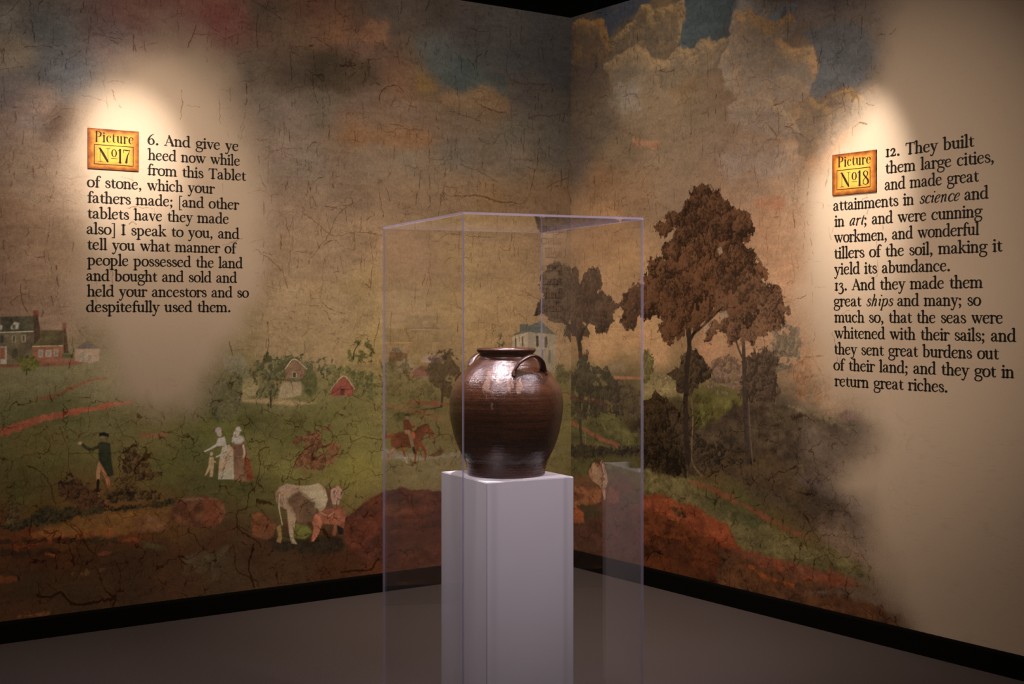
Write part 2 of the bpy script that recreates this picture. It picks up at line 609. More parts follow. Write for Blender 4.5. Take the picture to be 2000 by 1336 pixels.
def wall_mesh(name, mural, place, grainy, far):
    """solid wall 0.1 m thick whose room side is the grid of paint"""
    A, Z = mural.A, mural.Z
    na, nz = len(A), len(Z)
    AA, ZZ = mural.AA.ravel(), mural.ZZ.ravel()
    base, da = place(0, 0), place(1, 0) - place(0, 0)
    nrm = place(0, 0, 1) - place(0, 0)
    co = np.empty((na * nz + 4, 3), np.float32)
    for k in range(2):
        co[:-4, k] = base[k] + da[k] * AA
    co[:-4, 2] = ZZ
    for q, (a, z) in enumerate(((A[0], Z[0]), (A[-1], Z[0]), (A[-1], Z[-1]), (A[0], Z[-1]))):
        co[na * nz + q] = place(float(a), float(z), -0.1)
    i = np.arange(nz - 1)[:, None] * na + np.arange(na - 1)[None, :]
    quads = np.stack([i, i + 1, i + 1 + na, i + na], -1).reshape(-1, 4)
    # the normal must look into the room
    e1, e2 = da, Vector((0, 0, 1))
    if e1.cross(e2).dot(nrm) < 0:
        quads = quads[:, ::-1]
    B = na * nz
    idx = lambda jj, ii: jj * na + ii
    rim = [[idx(0, k) for k in range(na)] + [B + 1, B], [idx(nz - 1, k) for k in range(na)] + [B + 2, B + 3],
           [idx(k, 0) for k in range(nz)] + [B + 3, B], [idx(k, na - 1) for k in range(nz)] + [B + 2, B + 1], [B, B + 1, B + 2, B + 3]]
    loops = np.concatenate([quads.ravel()] + [np.array(r) for r in rim]).astype(np.int32)
    sizes = np.concatenate([np.full(len(quads), 4)] + [np.array([len(r)]) for r in rim]).astype(np.int32)
    me = bpy.data.meshes.new(name)
    me.vertices.add(len(co))
    me.vertices.foreach_set('co', co.ravel())
    me.loops.add(len(loops))
    me.loops.foreach_set('vertex_index', loops)
    me.polygons.add(len(sizes))
    me.polygons.foreach_set('loop_start', np.concatenate([[0], np.cumsum(sizes)[:-1]]).astype(np.int32))
    me.polygons.foreach_set('material_index', np.concatenate([np.zeros(len(quads)), np.ones(len(rim))]).astype(np.int32))
    me.update(calc_edges=True)
    at = me.attributes.new('paint', 'FLOAT_COLOR', 'POINT')
    rgba = np.ones((len(co), 4), np.float32)
    rgba[:-4, :3] = mural.col.reshape(-1, 3)
    rgba[:-4, 3] = grainy.ravel()
    at.data.foreach_set('color', rgba.ravel())
    me.materials.append(M_MURAL)
    me.materials.append(M_BLACK)
    o = bpy.data.objects.new(name, me)
    COL.objects.link(o)
    return tag(o, kind='structure')


def steps(*spans):
    """grid lines: (from, to, pitch) spans joined"""
    out = [spans[0][0]]
    for a, b, p in spans:
        n = max(1, int(round((b - a) / p)))
        out += [a + (b - a) * (k + 1) / n for k in range(n)]
    return out


CREAM = (0.60, 0.49, 0.405)

PITCH = 0.0025

left = Mural(steps((0.0, 3.36, PITCH), (3.36, 5.2, 0.03)), steps((0.0, 0.08, 0.04), (0.08, 1.62, PITCH), (1.62, WALL_H, PITCH * 1.25)), 1)
left.ground([
    (3.260, 2.848, .5235, .4820, .4661), (3.193, 2.716, .8000, .7043, .5903), (3.055, 2.803, .3568, .3954, .4448), (2.985, 2.645, .2615, .2901, .3548),
    (3.170, 2.462, .4761, .4744, .5645), (3.260, 2.337, .6380, .4963, .4481), (3.125, 2.160, .5421, .4135, .3364), (3.260, 1.920, .4443, .3031, .2250),
    (3.260, 1.642, .4542, .3060, .2349), (3.120, 1.620, .4678, .3337, .2476), (3.260, 1.433, .4690, .3257, .2629), (3.009, 1.479, .4998, .3648, .2940),
    (2.794, 2.835, .3840, .3124, .3366), (2.671, 2.948, .4586, .2656, .2566), (2.468, 2.974, .4137, .2432, .2381), (2.230, 3.005, .2901, .1325, .1304),
    (2.149, 2.990, .3001, .1440, .1337), (2.011, 3.007, .1684, .1286, .1077), (1.841, 2.897, .2266, .1598, .1151), (1.666, 3.078, .2342, .1356, .1034),
    (1.576, 2.982, .3241, .1807, .1253), (1.363, 3.008, .1493, .0938, .0749), (1.237, 3.079, .1037, .0913, .0861), (1.424, 2.892, .2118, .1375, .1141),
    (1.606, 2.791, .0868, .0686, .0563), (1.363, 2.789, .1066, .0763, .0625), (1.841, 2.687, .1181, .0954, .0796), (2.067, 2.690, .2062, .1740, .1524),
    (1.666, 2.597, .1555, .1354, .1165), (1.841, 2.503, .2407, .2016, .1841), (1.424, 2.619, .1526, .1160, .1000), (1.205, 2.778, .1464, .0879, .0661),
    (1.141, 2.701, .1485, .0973, .0711), (1.011, 2.755, .1685, .1198, .0692), (.911, 2.864, .0848, .1038, .1199), (.776, 2.821, .0678, .0881, .1004),
    (.673, 2.947, .0836, .0898, .1014), (.776, 3.108, .0931, .0867, .0958), (.945, 3.172, .0766, .0686, .0673), (.462, 3.117, .1080, .1089, .1210),
    (.207, 3.148, .0899, .0956, .1134), (.426, 2.945, .0888, .0961, .1160), (.132, 2.946, .0838, .0903, .1083), (.639, 2.734, .1725, .1264, .0822),
    (.844, 2.686, .1482, .1077, .0748), (.569, 2.667, .1707, .1255, .0879), (.354, 2.716, .1049, .0966, .1033), (.207, 2.729, .1194, .1115, .1111),
    (1.109, 2.592, .1781, .1316, .1064), (.776, 2.563, .1615, .1216, .1014), (.426, 2.533, .1505, .1423, .1270), (1.424, 2.450, .2259, .1457, .0988),
    (1.109, 2.452, .2002, .1279, .0856), (1.725, 2.326, .2575, .2163, .1878), (1.424, 2.292, .2247, .1806, .1479), (1.109, 2.313, .2010, .1686, .1379),
    (.776, 2.391, .1423, .1287, .1169), (.426, 2.356, .1805, .1530, .1326), (.132, 2.435, .1435, .1346, .1249), (1.725, 2.061, .3138, .2356, .1815),
    (1.424, 2.075, .2561, .1892, .1421), (1.109, 2.145, .2384, .1766, .1269), (.844, 2.102, .2275, .1668, .1176), (.569, 2.143, .2406, .1644, .1019),
    (.244, 2.159, .2328, .1615, .1080), (.057, 2.199, .2320, .1601, .1101), (1.841, 1.792, .4100, .3056, .2203), (1.576, 1.799, .3623, .2704, .1965),
    (1.424, 1.857, .3524, .2547, .1758), (1.109, 1.810, .4618, .3254, .2259), (.776, 1.818, .4835, .3619, .2178), (.426, 1.827, .4438, .3263, .2046),
    (.132, 1.894, .3869, .2742, .1969), (1.841, 1.529, .5022, .3834, .2598), (1.576, 1.530, .4610, .3541, .2328), (1.363, 1.640, .4307, .3316, .1928),
    (1.109, 1.531, .6103, .4784, .3120), (.776, 1.532, .6279, .4833, .2789), (.426, 1.532, .5790, .4265, .2567), (1.841, 1.371, .5289, .4165, .2699),
    (1.606, 1.315, .5064, .3875, .2403), (1.363, 1.284, .5241, .4092, .2099), (1.109, 1.307, .6069, .4517, .2535), (.604, 1.358, .6004, .4372, .2456),
    (.095, 1.533, .5326, .3868, .2569), (.095, 1.292, .6663, .4813, .2998), (2.866, 2.345, .1830, .1195, .0989), (1.898, 2.315, .3133, .2556, .2203),
    (1.898, 2.000, .3635, .2745, .2219), (1.955, 2.519, .2597, .2250, .2038), (3.215, 1.199, .3874, .3733, .2227), (3.032, 1.194, .3849, .3796, .2301),
    (2.794, 1.212, .4352, .4083, .2597), (3.215, 1.060, .2568, .2649, .1319), (2.985, 1.050, .2290, .2373, .1111), (2.794, .969, .2979, .2852, .1384),
    (2.595, .886, .3125, .2849, .1274), (2.468, .879, .2742, .2620, .1130), (3.032, .886, .2777, .2409, .0937), (3.215, .827, .2182, .2049, .0836),
    (3.125, .680, .1825, .1665, .0660), (2.985, .812, .2241, .2145, .0854), (2.842, .851, .2867, .2695, .1076), (2.468, .704, .2239, .2330, .0856),
    (2.337, .821, .1971, .2170, .0930), (2.203, 1.018, .1928, .2023, .1111), (2.176, .863, .2467, .2631, .0930), (2.011, .958, .2035, .2155, .0967),
    (2.011, .750, .3280, .3278, .1278), (1.841, .924, .2198, .2235, .0903), (1.841, .687, .3255, .3262, .1215), (1.666, .915, .2247, .2310, .0918),
    (1.576, .965, .2430, .2414, .1025), (1.424, .985, .2743, .2652, .1144), (1.424, .849, .3312, .3265, .1228), (1.455, .661, .3845, .3656, .1181),
    (1.331, .707, .3663, .3487, .1314), (1.331, .981, .3165, .2871, .1216), (1.173, .891, .3140, .2856, .1387), (1.011, .884, .3136, .2721, .1392),
    (1.109, .609, .4641, .4049, .2028), (.878, .678, .4614, .4065, .2248), (.878, .849, .3525, .2975, .1450), (1.898, 1.057, .3550, .3341, .1851),
    (1.606, 1.073, .3104, .3041, .1515), (2.122, .629, .1738, .1779, .0749), (2.284, .615, .1691, .1723, .0741), (1.955, .590, .2254, .2121, .0856),
    (.132, .992, .3810, .3374, .1416), (.132, .781, .4218, .3743, .1567), (.132, .631, .4029, .3681, .1687), (3.215, .501, .2106, .0942, .0451),
    (3.125, .445, .2519, .0851, .0389), (3.032, .554, .2087, .1481, .0542), (2.914, .496, .3737, .1954, .0679), (2.794, .509, .3955, .2157, .0812),
    (2.646, .520, .3435, .1800, .0700), (2.671, .425, .2491, .1003, .0452), (2.493, .432, .2094, .1130, .0488), (3.125, .351, .1218, .0563, .0317),
    (2.914, .352, .1558, .0671, .0324), (2.671, .302, .1190, .0648, .0367), (2.416, .275, .1491, .0743, .0454), (2.230, .357, .1491, .0789, .0448),
    (2.230, .229, .1480, .1094, .0681), (2.011, .231, .1317, .0745, .0482), (1.841, .239, .1224, .0760, .0447), (1.666, .248, .1298, .0704, .0416),
    (1.424, .223, .1483, .0670, .0396), (1.109, .190, .2206, .0842, .0560), (3.147, .213, .1085, .0673, .0397), (2.914, .185, .1136, .0682, .0409),
    (2.671, .155, .1176, .0691, .0454), (2.416, .175, .1668, .0860, .0536), (2.149, .144, .1479, .1002, .0607), (1.870, .137, .1387, .0801, .0472),
    (1.576, .158, .1331, .0600, .0333), (1.269, .152, .2036, .0796, .0457), (3.147, .119, .1686, .0776, .0441), (.978, .149, .2380, .0938, .0641),
    (.604, .196, .2123, .0942, .0576), (.132, .210, .2307, .1229, .0716),
])
# clouds
left.patch([(.938, 2.864), (.858, 2.898), (.776, 2.933), (.652, 2.886), (.483, 2.851), (.462, 2.730), (.568, 2.790), (.673, 2.754), (.776, 2.735), (.878, 2.734), (.928, 2.755)], (.0689, .0955, .1099), soft=.03, rough=.03, scale=9, alpha=.7)
left.patch([(1.057, 3.011), (.878, 3.067), (.797, 2.965), (.817, 2.834), (.928, 2.823), (.998, 2.900), (1.057, 2.961)], (.0974, .1193, .1298), soft=.04, rough=.03, scale=9, alpha=.5)
left.patch([(1.202, 2.845), (1.086, 2.848), (1.057, 2.742), (1.076, 2.639), (1.173, 2.664), (1.211, 2.727)], (.1669, .1064, .0737), soft=.03, rough=.02, scale=12, alpha=.7)
left.patch([(1.057, 2.784), (.988, 2.808), (.948, 2.753), (.988, 2.698), (1.057, 2.709)], (.2201, .1389, .0544), soft=.02, rough=.02, scale=14, alpha=.5)
left.patch([(.918, 2.722), (.776, 2.744), (.673, 2.780), (.590, 2.796), (.537, 2.758), (.451, 2.731), (.441, 2.643), (.568, 2.650), (.776, 2.649), (.918, 2.645)], (.2115, .1491, .0975), soft=.02, rough=.025, scale=12, alpha=.7)
left.patch([(1.725, 3.036), (1.546, 3.042), (1.519, 2.949), (1.636, 2.895), (1.725, 2.892)], (.2745, .1713, .1162), soft=.03, rough=.03, scale=9, alpha=.5)
left.patch([(1.492, 2.960), (1.316, 3.080), (1.249, 3.063), (1.249, 2.939), (1.362, 2.934), (1.473, 2.938)], (.3256, .1843, .1236), soft=.03, rough=.03, scale=9, alpha=.6)
left.patch([(1.591, 2.448), (1.362, 2.482), (.978, 2.496), (.948, 2.422), (1.268, 2.399), (1.546, 2.395)], (.2224, .1320, .0776), soft=.03, rough=.02, scale=9, alpha=.6)
left.patch([(1.725, 2.861), (1.546, 2.889), (1.381, 2.842), (1.287, 2.720), (1.455, 2.671), (1.636, 2.662), (1.725, 2.677)], (.0767, .0608, .0453), soft=.05, rough=.03, scale=8, alpha=.7)
left.patch([(3.125, 2.893), (3.034, 2.919), (2.985, 2.826), (3.020, 2.750), (3.138, 2.744), (3.179, 2.802)], (.3197, .3510, .3878), soft=.05, rough=.04, scale=8, alpha=.6)
left.patch([(3.287, 2.872), (3.193, 2.906), (3.172, 2.831), (3.200, 2.751), (3.287, 2.747)], (.8000, .8000, .7252), soft=.04, rough=.03, scale=9, alpha=.7)
left.patch([(2.620, 3.018), (2.067, 3.109), (2.149, 3.021), (2.350, 2.972), (2.545, 2.984)], (.4077, .1971, .1712), soft=.05, rough=.03, scale=9, alpha=.6)
left.patch([(2.310, 3.015), (2.149, 3.044), (2.165, 2.972), (2.246, 2.932), (2.318, 2.953)], (.2975, .1193, .1168), soft=.04, rough=.04, scale=12, alpha=.55)
left.patch([(3.090, 2.707), (2.971, 2.735), (2.957, 2.643), (3.034, 2.607), (3.104, 2.635)], (.4816, .5242, .6516), soft=.05, rough=.04, scale=8, alpha=.5)
left.patch([(3.206, 2.491), (3.034, 2.521), (2.985, 2.440), (3.090, 2.389), (3.206, 2.393)], (.7704, .5466, .4345), soft=.06, rough=.04, scale=8, alpha=.5)
# faded hills and trees in the mist
left.leaves([(2.745, 1.460), (2.714, 1.472), (2.702, 1.374), (2.683, 1.343), (2.664, 1.306), (2.763, 1.308), (2.751, 1.393)], (.2607, .2555, .1887), (.4338, .3829, .2985), alpha=.55, soft=.02, rough=.02)
left.leaves([(2.474, 1.459), (2.390, 1.484), (2.337, 1.465), (2.311, 1.414), (2.257, 1.388), (2.284, 1.325), (2.455, 1.328), (2.461, 1.390), (2.481, 1.422)], (.2818, .2822, .2208), (.4697, .4273, .3355), alpha=.6, soft=.02, rough=.02)
left.leaves([(2.576, 1.311), (2.493, 1.316), (2.487, 1.241), (2.545, 1.249)], (.3494, .3535, .2506), (.5201, .4896, .3628), alpha=.5, soft=.02)
left.leaves([(2.183, 1.279), (2.108, 1.297), (2.060, 1.244), (2.067, 1.193), (2.163, 1.208)], (.2582, .2942, .2413), (.4146, .4147, .3324), alpha=.6, soft=.015)
left.line([(2.357, 1.326), (2.350, 1.200), (2.354, 1.099), (2.350, 1.036)], [.0252, .0202], (.2683, .2615, .2426), soft=.015, alpha=.6)
# grand house on the left
left.patch([(3.260, 1.482), (3.110, 1.486), (3.090, 1.455), (3.112, 1.414), (3.260, 1.412)], (.1441, .1420, .1093), tex=.35, other=(.2067, .1992, .1420))
left.patch([(3.260, 1.412), (3.112, 1.415), (3.112, 1.261), (3.260, 1.259)], (.3130, .2817, .1845), tex=.3, other=(.2163, .1819, .1325))
left.line([(3.260, 1.411), (3.112, 1.415)], [.0051, .0051], (.8000, .8000, .6692))
left.patch([(3.112, 1.511), (3.091, 1.511), (3.090, 1.467), (3.080, 1.417), (3.080, 1.346), (3.112, 1.346)], (.1229, .0950, .0665), tex=.3)
left.patch([(3.112, 1.511), (3.091, 1.511), (3.091, 1.488), (3.112, 1.488)], (.4199, .1432, .1140))
left.patch([(3.080, 1.420), (2.976, 1.420), (2.978, 1.349), (3.116, 1.347), (3.080, 1.384)], (.2518, .2384, .1257), tex=.3, other=(.1841, .1556, .0968))
left.patch([(2.978, 1.452), (2.965, 1.452), (2.963, 1.418), (2.952, 1.311), (2.976, 1.312)], (.1598, .1073, .0737), tex=.3)
left.patch([(2.978, 1.451), (2.965, 1.451), (2.965, 1.428), (2.978, 1.428)], (.3901, .1368, .1107))
left.patch([(3.116, 1.347), (2.979, 1.348), (2.979, 1.285), (2.985, 1.270), (3.090, 1.262), (3.116, 1.279)], (.5158, .2434, .1724), tex=.25)
left.line([(3.116, 1.346), (2.979, 1.347)], [.0043, .0043], (.8000, .7749, .5589))
left.patch([(3.090, 1.330), (3.070, 1.330), (3.070, 1.295), (3.090, 1.295)], (.8000, .7943, .6505))
left.patch([(3.057, 1.328), (3.031, 1.328), (3.031, 1.296), (3.057, 1.297)], (.8000, .7623, .6250))
left.patch([(3.020, 1.330), (3.001, 1.330), (3.001, 1.297), (3.020, 1.298)], (.8000, .7346, .6027))
left.patch([(3.087, 1.326), (3.074, 1.325), (3.074, 1.301), (3.087, 1.301)], (.4719, .4368, .4931))
left.patch([(3.052, 1.323), (3.036, 1.323), (3.036, 1.301), (3.052, 1.301)], (.4530, .4192, .4737))
left.patch([(3.017, 1.326), (3.004, 1.325), (3.004, 1.302), (3.017, 1.302)], (.4363, .4040, .4568))
left.patch([(3.213, 1.437), (3.197, 1.459), (3.176, 1.453), (3.182, 1.426), (3.211, 1.425)], (.8000, .8000, .7255))
left.patch([(3.206, 1.445), (3.192, 1.445), (3.192, 1.426), (3.206, 1.427)], (.2086, .1994, .1913))
left.patch([(3.260, 1.447), (3.250, 1.441), (3.253, 1.424), (3.260, 1.422)], (.8000, .8000, .7859))
left.patch([(3.260, 1.398), (3.244, 1.398), (3.244, 1.366), (3.260, 1.366)], (.1290, .1339, .1172))
left.patch([(3.209, 1.397), (3.191, 1.397), (3.191, 1.365), (3.209, 1.365)], (.6563, .6045, .4481))
left.patch([(3.204, 1.394), (3.195, 1.394), (3.195, 1.369), (3.204, 1.369)], (.1683, .1678, .1562))
left.patch([(3.166, 1.399), (3.147, 1.399), (3.147, 1.366), (3.166, 1.367)], (.6436, .5927, .4447))
left.patch([(3.162, 1.396), (3.151, 1.396), (3.151, 1.370), (3.162, 1.371)], (.1593, .1579, .1470))
left.patch([(3.260, 1.347), (3.231, 1.348), (3.231, 1.267), (3.260, 1.267)], (.8000, .8000, .7334))
left.patch([(3.260, 1.342), (3.238, 1.342), (3.238, 1.290), (3.260, 1.290)], (.5748, .2428, .1716))
left.patch([(3.207, 1.336), (3.187, 1.336), (3.187, 1.292), (3.207, 1.292)], (.1638, .1508, .1136))
left.patch([(3.090, 1.271), (2.926, 1.292), (2.860, 1.268), (2.926, 1.262), (3.090, 1.258)], (.5131, .2611, .1923))
left.patch([(2.981, 1.308), (2.928, 1.307), (2.928, 1.289), (2.981, 1.290)], (.1709, .2092, .1240))
left.patch([(2.920, 1.332), (2.805, 1.331), (2.811, 1.273), (2.860, 1.265), (2.924, 1.275)], (.7047, .5469, .4493), alpha=.85)
left.line([(2.884, 1.310), (2.886, 1.274)], [.0120, .0120], (.4289, .4392, .4361))
left.line([(2.854, 1.292), (2.854, 1.271)], [.0193, .0193], (.4923, .4695, .4301))
left.patch([(2.926, 1.332), (2.869, 1.368), (2.796, 1.331)], (.2676, .2341, .2266), tex=.15)
left.patch([(3.260, 1.267), (3.090, 1.261), (2.860, 1.265), (2.926, 1.257), (3.102, 1.252), (3.260, 1.253)], (.4578, .1591, .1134), soft=.006, alpha=.8)
left.leaves([(3.170, 1.292), (3.130, 1.306), (3.093, 1.284), (3.090, 1.249), (3.125, 1.235), (3.165, 1.248)], (.1106, .1232, .0430), (.3073, .3258, .1085), clump=.03)
left.line([(3.143, 1.238), (3.143, 1.215)], [.0047, .0047], (.1156, .1004, .0516))
# red paths across the meadow
left.line([(3.090, 1.102), (3.015, 1.114), (2.938, 1.147), (2.854, 1.180), (2.775, 1.192)], [.0120, .0143, .0167, .0143, .0096], (.4921, .2107, .1300), rough=.006, soft=.006, alpha=.8)
left.line([(3.272, .957), (3.176, .979), (3.090, 1.007), (3.003, 1.024), (2.902, 1.041), (2.794, 1.054), (2.733, 1.067), (2.621, 1.069)], [.0382, .0358, .0334, .0310, .0263, .0215, .0143, .0072], (.6836, .2211, .1449), rough=.008, soft=.004, alpha=.9)
left.line([(2.595, .908), (2.481, .908)], [.0174, .0124], (.5884, .2180, .1458), rough=.006, soft=.006, alpha=.6)
# middle distance: trees and farm buildings
left.leaves([(2.244, 1.121), (2.210, 1.171), (2.129, 1.194), (2.074, 1.167), (2.080, 1.090), (2.108, 1.033), (2.149, .958), (2.244, .949), (2.271, 1.033)], (.1064, .1131, .0652), (.2692, .2779, .1665), clump=.05, alpha=.75, soft=.01, gaps=.25)
left.leaves([(1.983, 1.269), (1.955, 1.291), (1.898, 1.280), (1.855, 1.296), (1.798, 1.285), (1.703, 1.256), (1.688, 1.209), (1.725, 1.164), (1.841, 1.088), (1.898, 1.084), (1.983, 1.106), (1.997, 1.197)], (.1260, .1293, .0716), (.2966, .3005, .1670), clump=.04, gaps=.2)
left.patch([(2.080, 1.167), (1.997, 1.171), (1.997, 1.087), (2.087, 1.061)], (.5743, .5124, .3022), soft=.01, alpha=.8)
left.patch([(1.848, 1.213), (1.798, 1.258), (1.728, 1.210), (1.736, 1.164), (1.848, 1.163)], (.3901, .2671, .1842), tex=.15)
left.line([(1.850, 1.212), (1.798, 1.261), (1.726, 1.208)], [.0063, .0063], (.6379, .5370, .4140))
left.patch([(1.811, 1.197), (1.784, 1.196), (1.784, 1.164), (1.811, 1.165)], (.6176, .5323, .3879))
left.patch([(1.806, 1.193), (1.789, 1.192), (1.789, 1.167), (1.806, 1.167)], (.1103, .0974, .0839))
left.patch([(1.870, 1.148), (1.754, 1.141), (1.761, 1.072), (1.891, 1.057)], (.5749, .4871, .3392), soft=.006)
left.patch([(1.732, 1.197), (1.673, 1.182), (1.651, 1.102), (1.703, 1.057), (1.754, 1.085), (1.747, 1.145)], (.1780, .1898, .0912), soft=.012, rough=.015, tex=.35)
left.leaves([(1.651, 1.262), (1.614, 1.278), (1.576, 1.247), (1.569, 1.180), (1.621, 1.161), (1.666, 1.196)], (.1260, .1309, .0765), (.2547, .2571, .1493), clump=.04, gaps=.2)
left.leaves([(1.576, 1.207), (1.478, 1.218), (1.300, 1.173), (1.286, 1.048), (1.455, 1.041), (1.606, 1.100)], (.1403, .1473, .0707), (.2983, .2938, .1317), clump=.04, gaps=.25)
left.patch([(1.585, 1.099), (1.512, 1.166), (1.449, 1.098), (1.461, 1.060), (1.588, 1.061)], (.4108, .1442, .1181), tex=.2)
left.line([(1.588, 1.098), (1.512, 1.166), (1.446, 1.096)], [.0059, .0059], (.6244, .4948, .3792))
left.patch([(1.533, 1.099), (1.507, 1.098), (1.507, 1.064), (1.533, 1.065)], (.1544, .0806, .0676))
left.leaves([(1.486, 1.306), (1.440, 1.350), (1.386, 1.380), (1.331, 1.345), (1.312, 1.283), (1.339, 1.242), (1.401, 1.237), (1.455, 1.248), (1.501, 1.273)], (.0855, .0923, .0350), (.2126, .2129, .0824), clump=.03, gaps=.45)
left.line([(1.455, 1.251), (1.447, 1.299), (1.409, 1.353)], [.0065, .0044], (.0574, .0505, .0311))
left.patch([(2.087, 1.064), (1.941, 1.065), (1.841, 1.049), (1.673, 1.030), (1.798, 1.021), (1.976, 1.039), (2.087, 1.053)], (.6642, .5281, .3332), soft=.008, alpha=.85)
left.patch([(2.129, .963), (1.997, .912), (1.841, .920), (1.651, .918), (1.576, .938), (1.841, .963), (2.011, .984)], (.1625, .1590, .0616), soft=.02, rough=.03, scale=14, alpha=.6, tex=.3)
left.leaves([(2.046, 1.192), (1.997, 1.249), (1.955, 1.261), (1.941, 1.163), (1.912, 1.084), (1.941, 1.046), (1.983, 1.060), (2.011, 1.113)], (.1147, .1157, .0641), (.2617, .2593, .1478), clump=.035, gaps=.35)
left.line([(1.930, 1.098), (1.930, 1.019)], [.0104, .0104], (.1115, .0967, .0601))
# seen through the case, colours lifted against its dimming: two trees, a far cottage, a path
left.leaves([(1.237, 1.261), (1.189, 1.326), (1.153, 1.294), (1.121, 1.245), (1.092, 1.195), (1.173, 1.162), (1.245, 1.206)], (.1177, .0973, .0457), (.2754, .2274, .1075), clump=.035, gaps=.15)
left.leaves([(1.276, 1.207), (1.205, 1.198), (1.109, 1.168), (.978, 1.143), (.844, 1.075), (.945, 1.015), (1.189, 1.031), (1.280, 1.048)], (.1840, .1545, .0741), (.3716, .3226, .1550), clump=.04, gaps=.3, soft=.006)
left.patch([(1.097, 1.181), (1.039, 1.211), (.982, 1.203), (.982, 1.149), (1.080, 1.145)], (.3884, .1690, .1296), tex=.2)
left.line([(1.101, 1.179), (1.039, 1.212)], [.0056, .0056], (.5771, .4174, .3228))
left.leaves([(.974, 1.284), (.911, 1.301), (.844, 1.296), (.789, 1.231), (.768, 1.166), (.793, 1.074), (.861, 1.040), (.953, 1.093), (.998, 1.172)], (.0659, .0472, .0331), (.1977, .1334, .0798), clump=.04, gaps=.1)
left.line([(.893, 1.105), (.899, 1.034), (.905, .978)], [.0170, .0142], (.1010, .0670, .0455))
left.patch([(1.129, 1.018), (1.027, 1.019), (.853, .999), (.853, .981), (1.027, .993), (1.129, 1.005)], (.4411, .1546, .1034), soft=.005, rough=.008, alpha=.85)
left.line([(.903, .978), (.978, .970), (1.035, .969)], [.0113, .0056], (.0972, .0752, .0468), rough=.006)
left.patch([(1.205, .948), (1.076, .974), (.961, .980), (1.011, .933), (1.189, .913)], (.1352, .1386, .0591), soft=.015, rough=.02, scale=16, alpha=.7)
# low white mansion and its garden near the corner
left.patch([(.423, 1.367), (.312, 1.390), (.312, 1.280), (.423, 1.282)], (.7195, .6517, .5277))
left.patch([(.312, 1.390), (.112, 1.369), (.115, 1.146), (.212, 1.164), (.312, 1.280)], (.5415, .5007, .4295), tex=.2)
left.patch([(.423, 1.368), (.373, 1.395), (.312, 1.423), (.221, 1.453), (.110, 1.372), (.312, 1.389)], (.1955, .2275, .2328), tex=.35)
left.patch([(.371, 1.435), (.310, 1.435), (.310, 1.393), (.371, 1.394)], (.1840, .2021, .1912))
left.line([(.400, 1.349), (.400, 1.301)], [.0094, .0094], (.1918, .1776, .1740))
left.line([(.352, 1.359), (.352, 1.310)], [.0107, .0107], (.1912, .1781, .1747))
left.line([(.246, 1.359), (.246, 1.310)], [.0179, .0179], (.1341, .1255, .1248))
left.line([(.184, 1.351), (.184, 1.304)], [.0210, .0210], (.1522, .1457, .1377))
left.line([(.212, 1.278), (.212, 1.223)], [.0179, .0179], (.2684, .2503, .2280))
left.line([(.157, 1.273), (.159, 1.214)], [.0180, .0180], (.2716, .2546, .2320))
left.leaves([(.550, 1.305), (.517, 1.370), (.483, 1.315), (.499, 1.294), (.543, 1.294)], (.1391, .1380, .0782), (.2972, .2796, .1595), clump=.02)
left.leaves([(.101, 1.206), (.045, 1.186), (.007, 1.144), (.007, 1.084), (.120, 1.087)], (.1268, .1258, .0636), (.2893, .2735, .1338), clump=.03)
left.line([(.087, 1.220), (.073, 1.257), (.101, 1.295)], [.0042, .0030], (.3229, .2692, .1935))
left.line([(.073, 1.257), (.045, 1.287)], [.0036, .0024], (.3240, .2708, .1951))
# the dark tree whose crown runs round the corner
left.leaves([(-0.010, 1.442), (.047, 1.412), (.057, 1.433), (.095, 1.443), (.151, 1.458), (.198, 1.494), (.244, 1.472), (.278, 1.481), (.253, 1.518), (.238, 1.570), (.207, 1.593), (.232, 1.645), (.207, 1.681), (.212, 1.712), (.198, 1.742), (.165, 1.772), (.104, 1.801), (.038, 1.787), (-0.010, 1.773)], (.0551, .0395, .0315), (.1786, .1236, .0909), clump=.06, rough=.016)
left.leaves([(-0.010, 1.344), (.038, 1.367), (.059, 1.405), (.038, 1.427), (-0.010, 1.435)], (.0561, .0443, .0429), (.1363, .1052, .0937), clump=.04)
left.line([(.076, 1.473), (.028, 1.435), (-0.010, 1.397)], [.0151, .0242], (.0550, .0456, .0395))
# figures in the meadow
left.leaves([(2.985, .717), (2.938, .737), (2.890, .719), (2.860, .684), (2.836, .658), (2.794, .624), (2.763, .579), (2.854, .563), (2.914, .592), (2.973, .621), (2.991, .670)], (.0558, .0398, .0309), (.2342, .1207, .0702), clump=.035)
left.leaves([(3.260, .534), (3.204, .540), (3.090, .583), (3.032, .614), (2.962, .590), (2.854, .569), (2.733, .577), (2.621, .580), (2.448, .583), (2.435, .576), (2.545, .555), (2.733, .552), (2.854, .536), (2.973, .530), (3.090, .512), (3.260, .511)], (.0406, .0413, .0293), (.1419, .1144, .0639), clump=.03, rough=.014)
left.leaves([(3.244, .602), (3.204, .622), (3.153, .612), (3.165, .578), (3.142, .552), (3.227, .534)], (.0946, .0745, .0416), (.2658, .2047, .1012), clump=.03, gaps=.2)
left.line([(2.800, .800), (2.813, .753), (2.815, .705)], [.0218, .0194, .0145], (.8000, .4872, .2999))
left.line([(2.794, .770), (2.772, .720), (2.763, .677)], [.0194, .0194, .0146], (.8000, .3575, .2108))
left.line([(2.814, .708), (2.817, .659)], [.0145, .0133], (.0426, .0354, .0297))
left.line([(2.821, .660), (2.809, .658)], [.0097, .0097], (.0430, .0358, .0300))
left.patch([(2.813, .885), (2.794, .891), (2.756, .881), (2.750, .797), (2.739, .729), (2.766, .720), (2.785, .757), (2.811, .801)], (.0602, .0751, .0471), tex=.2)
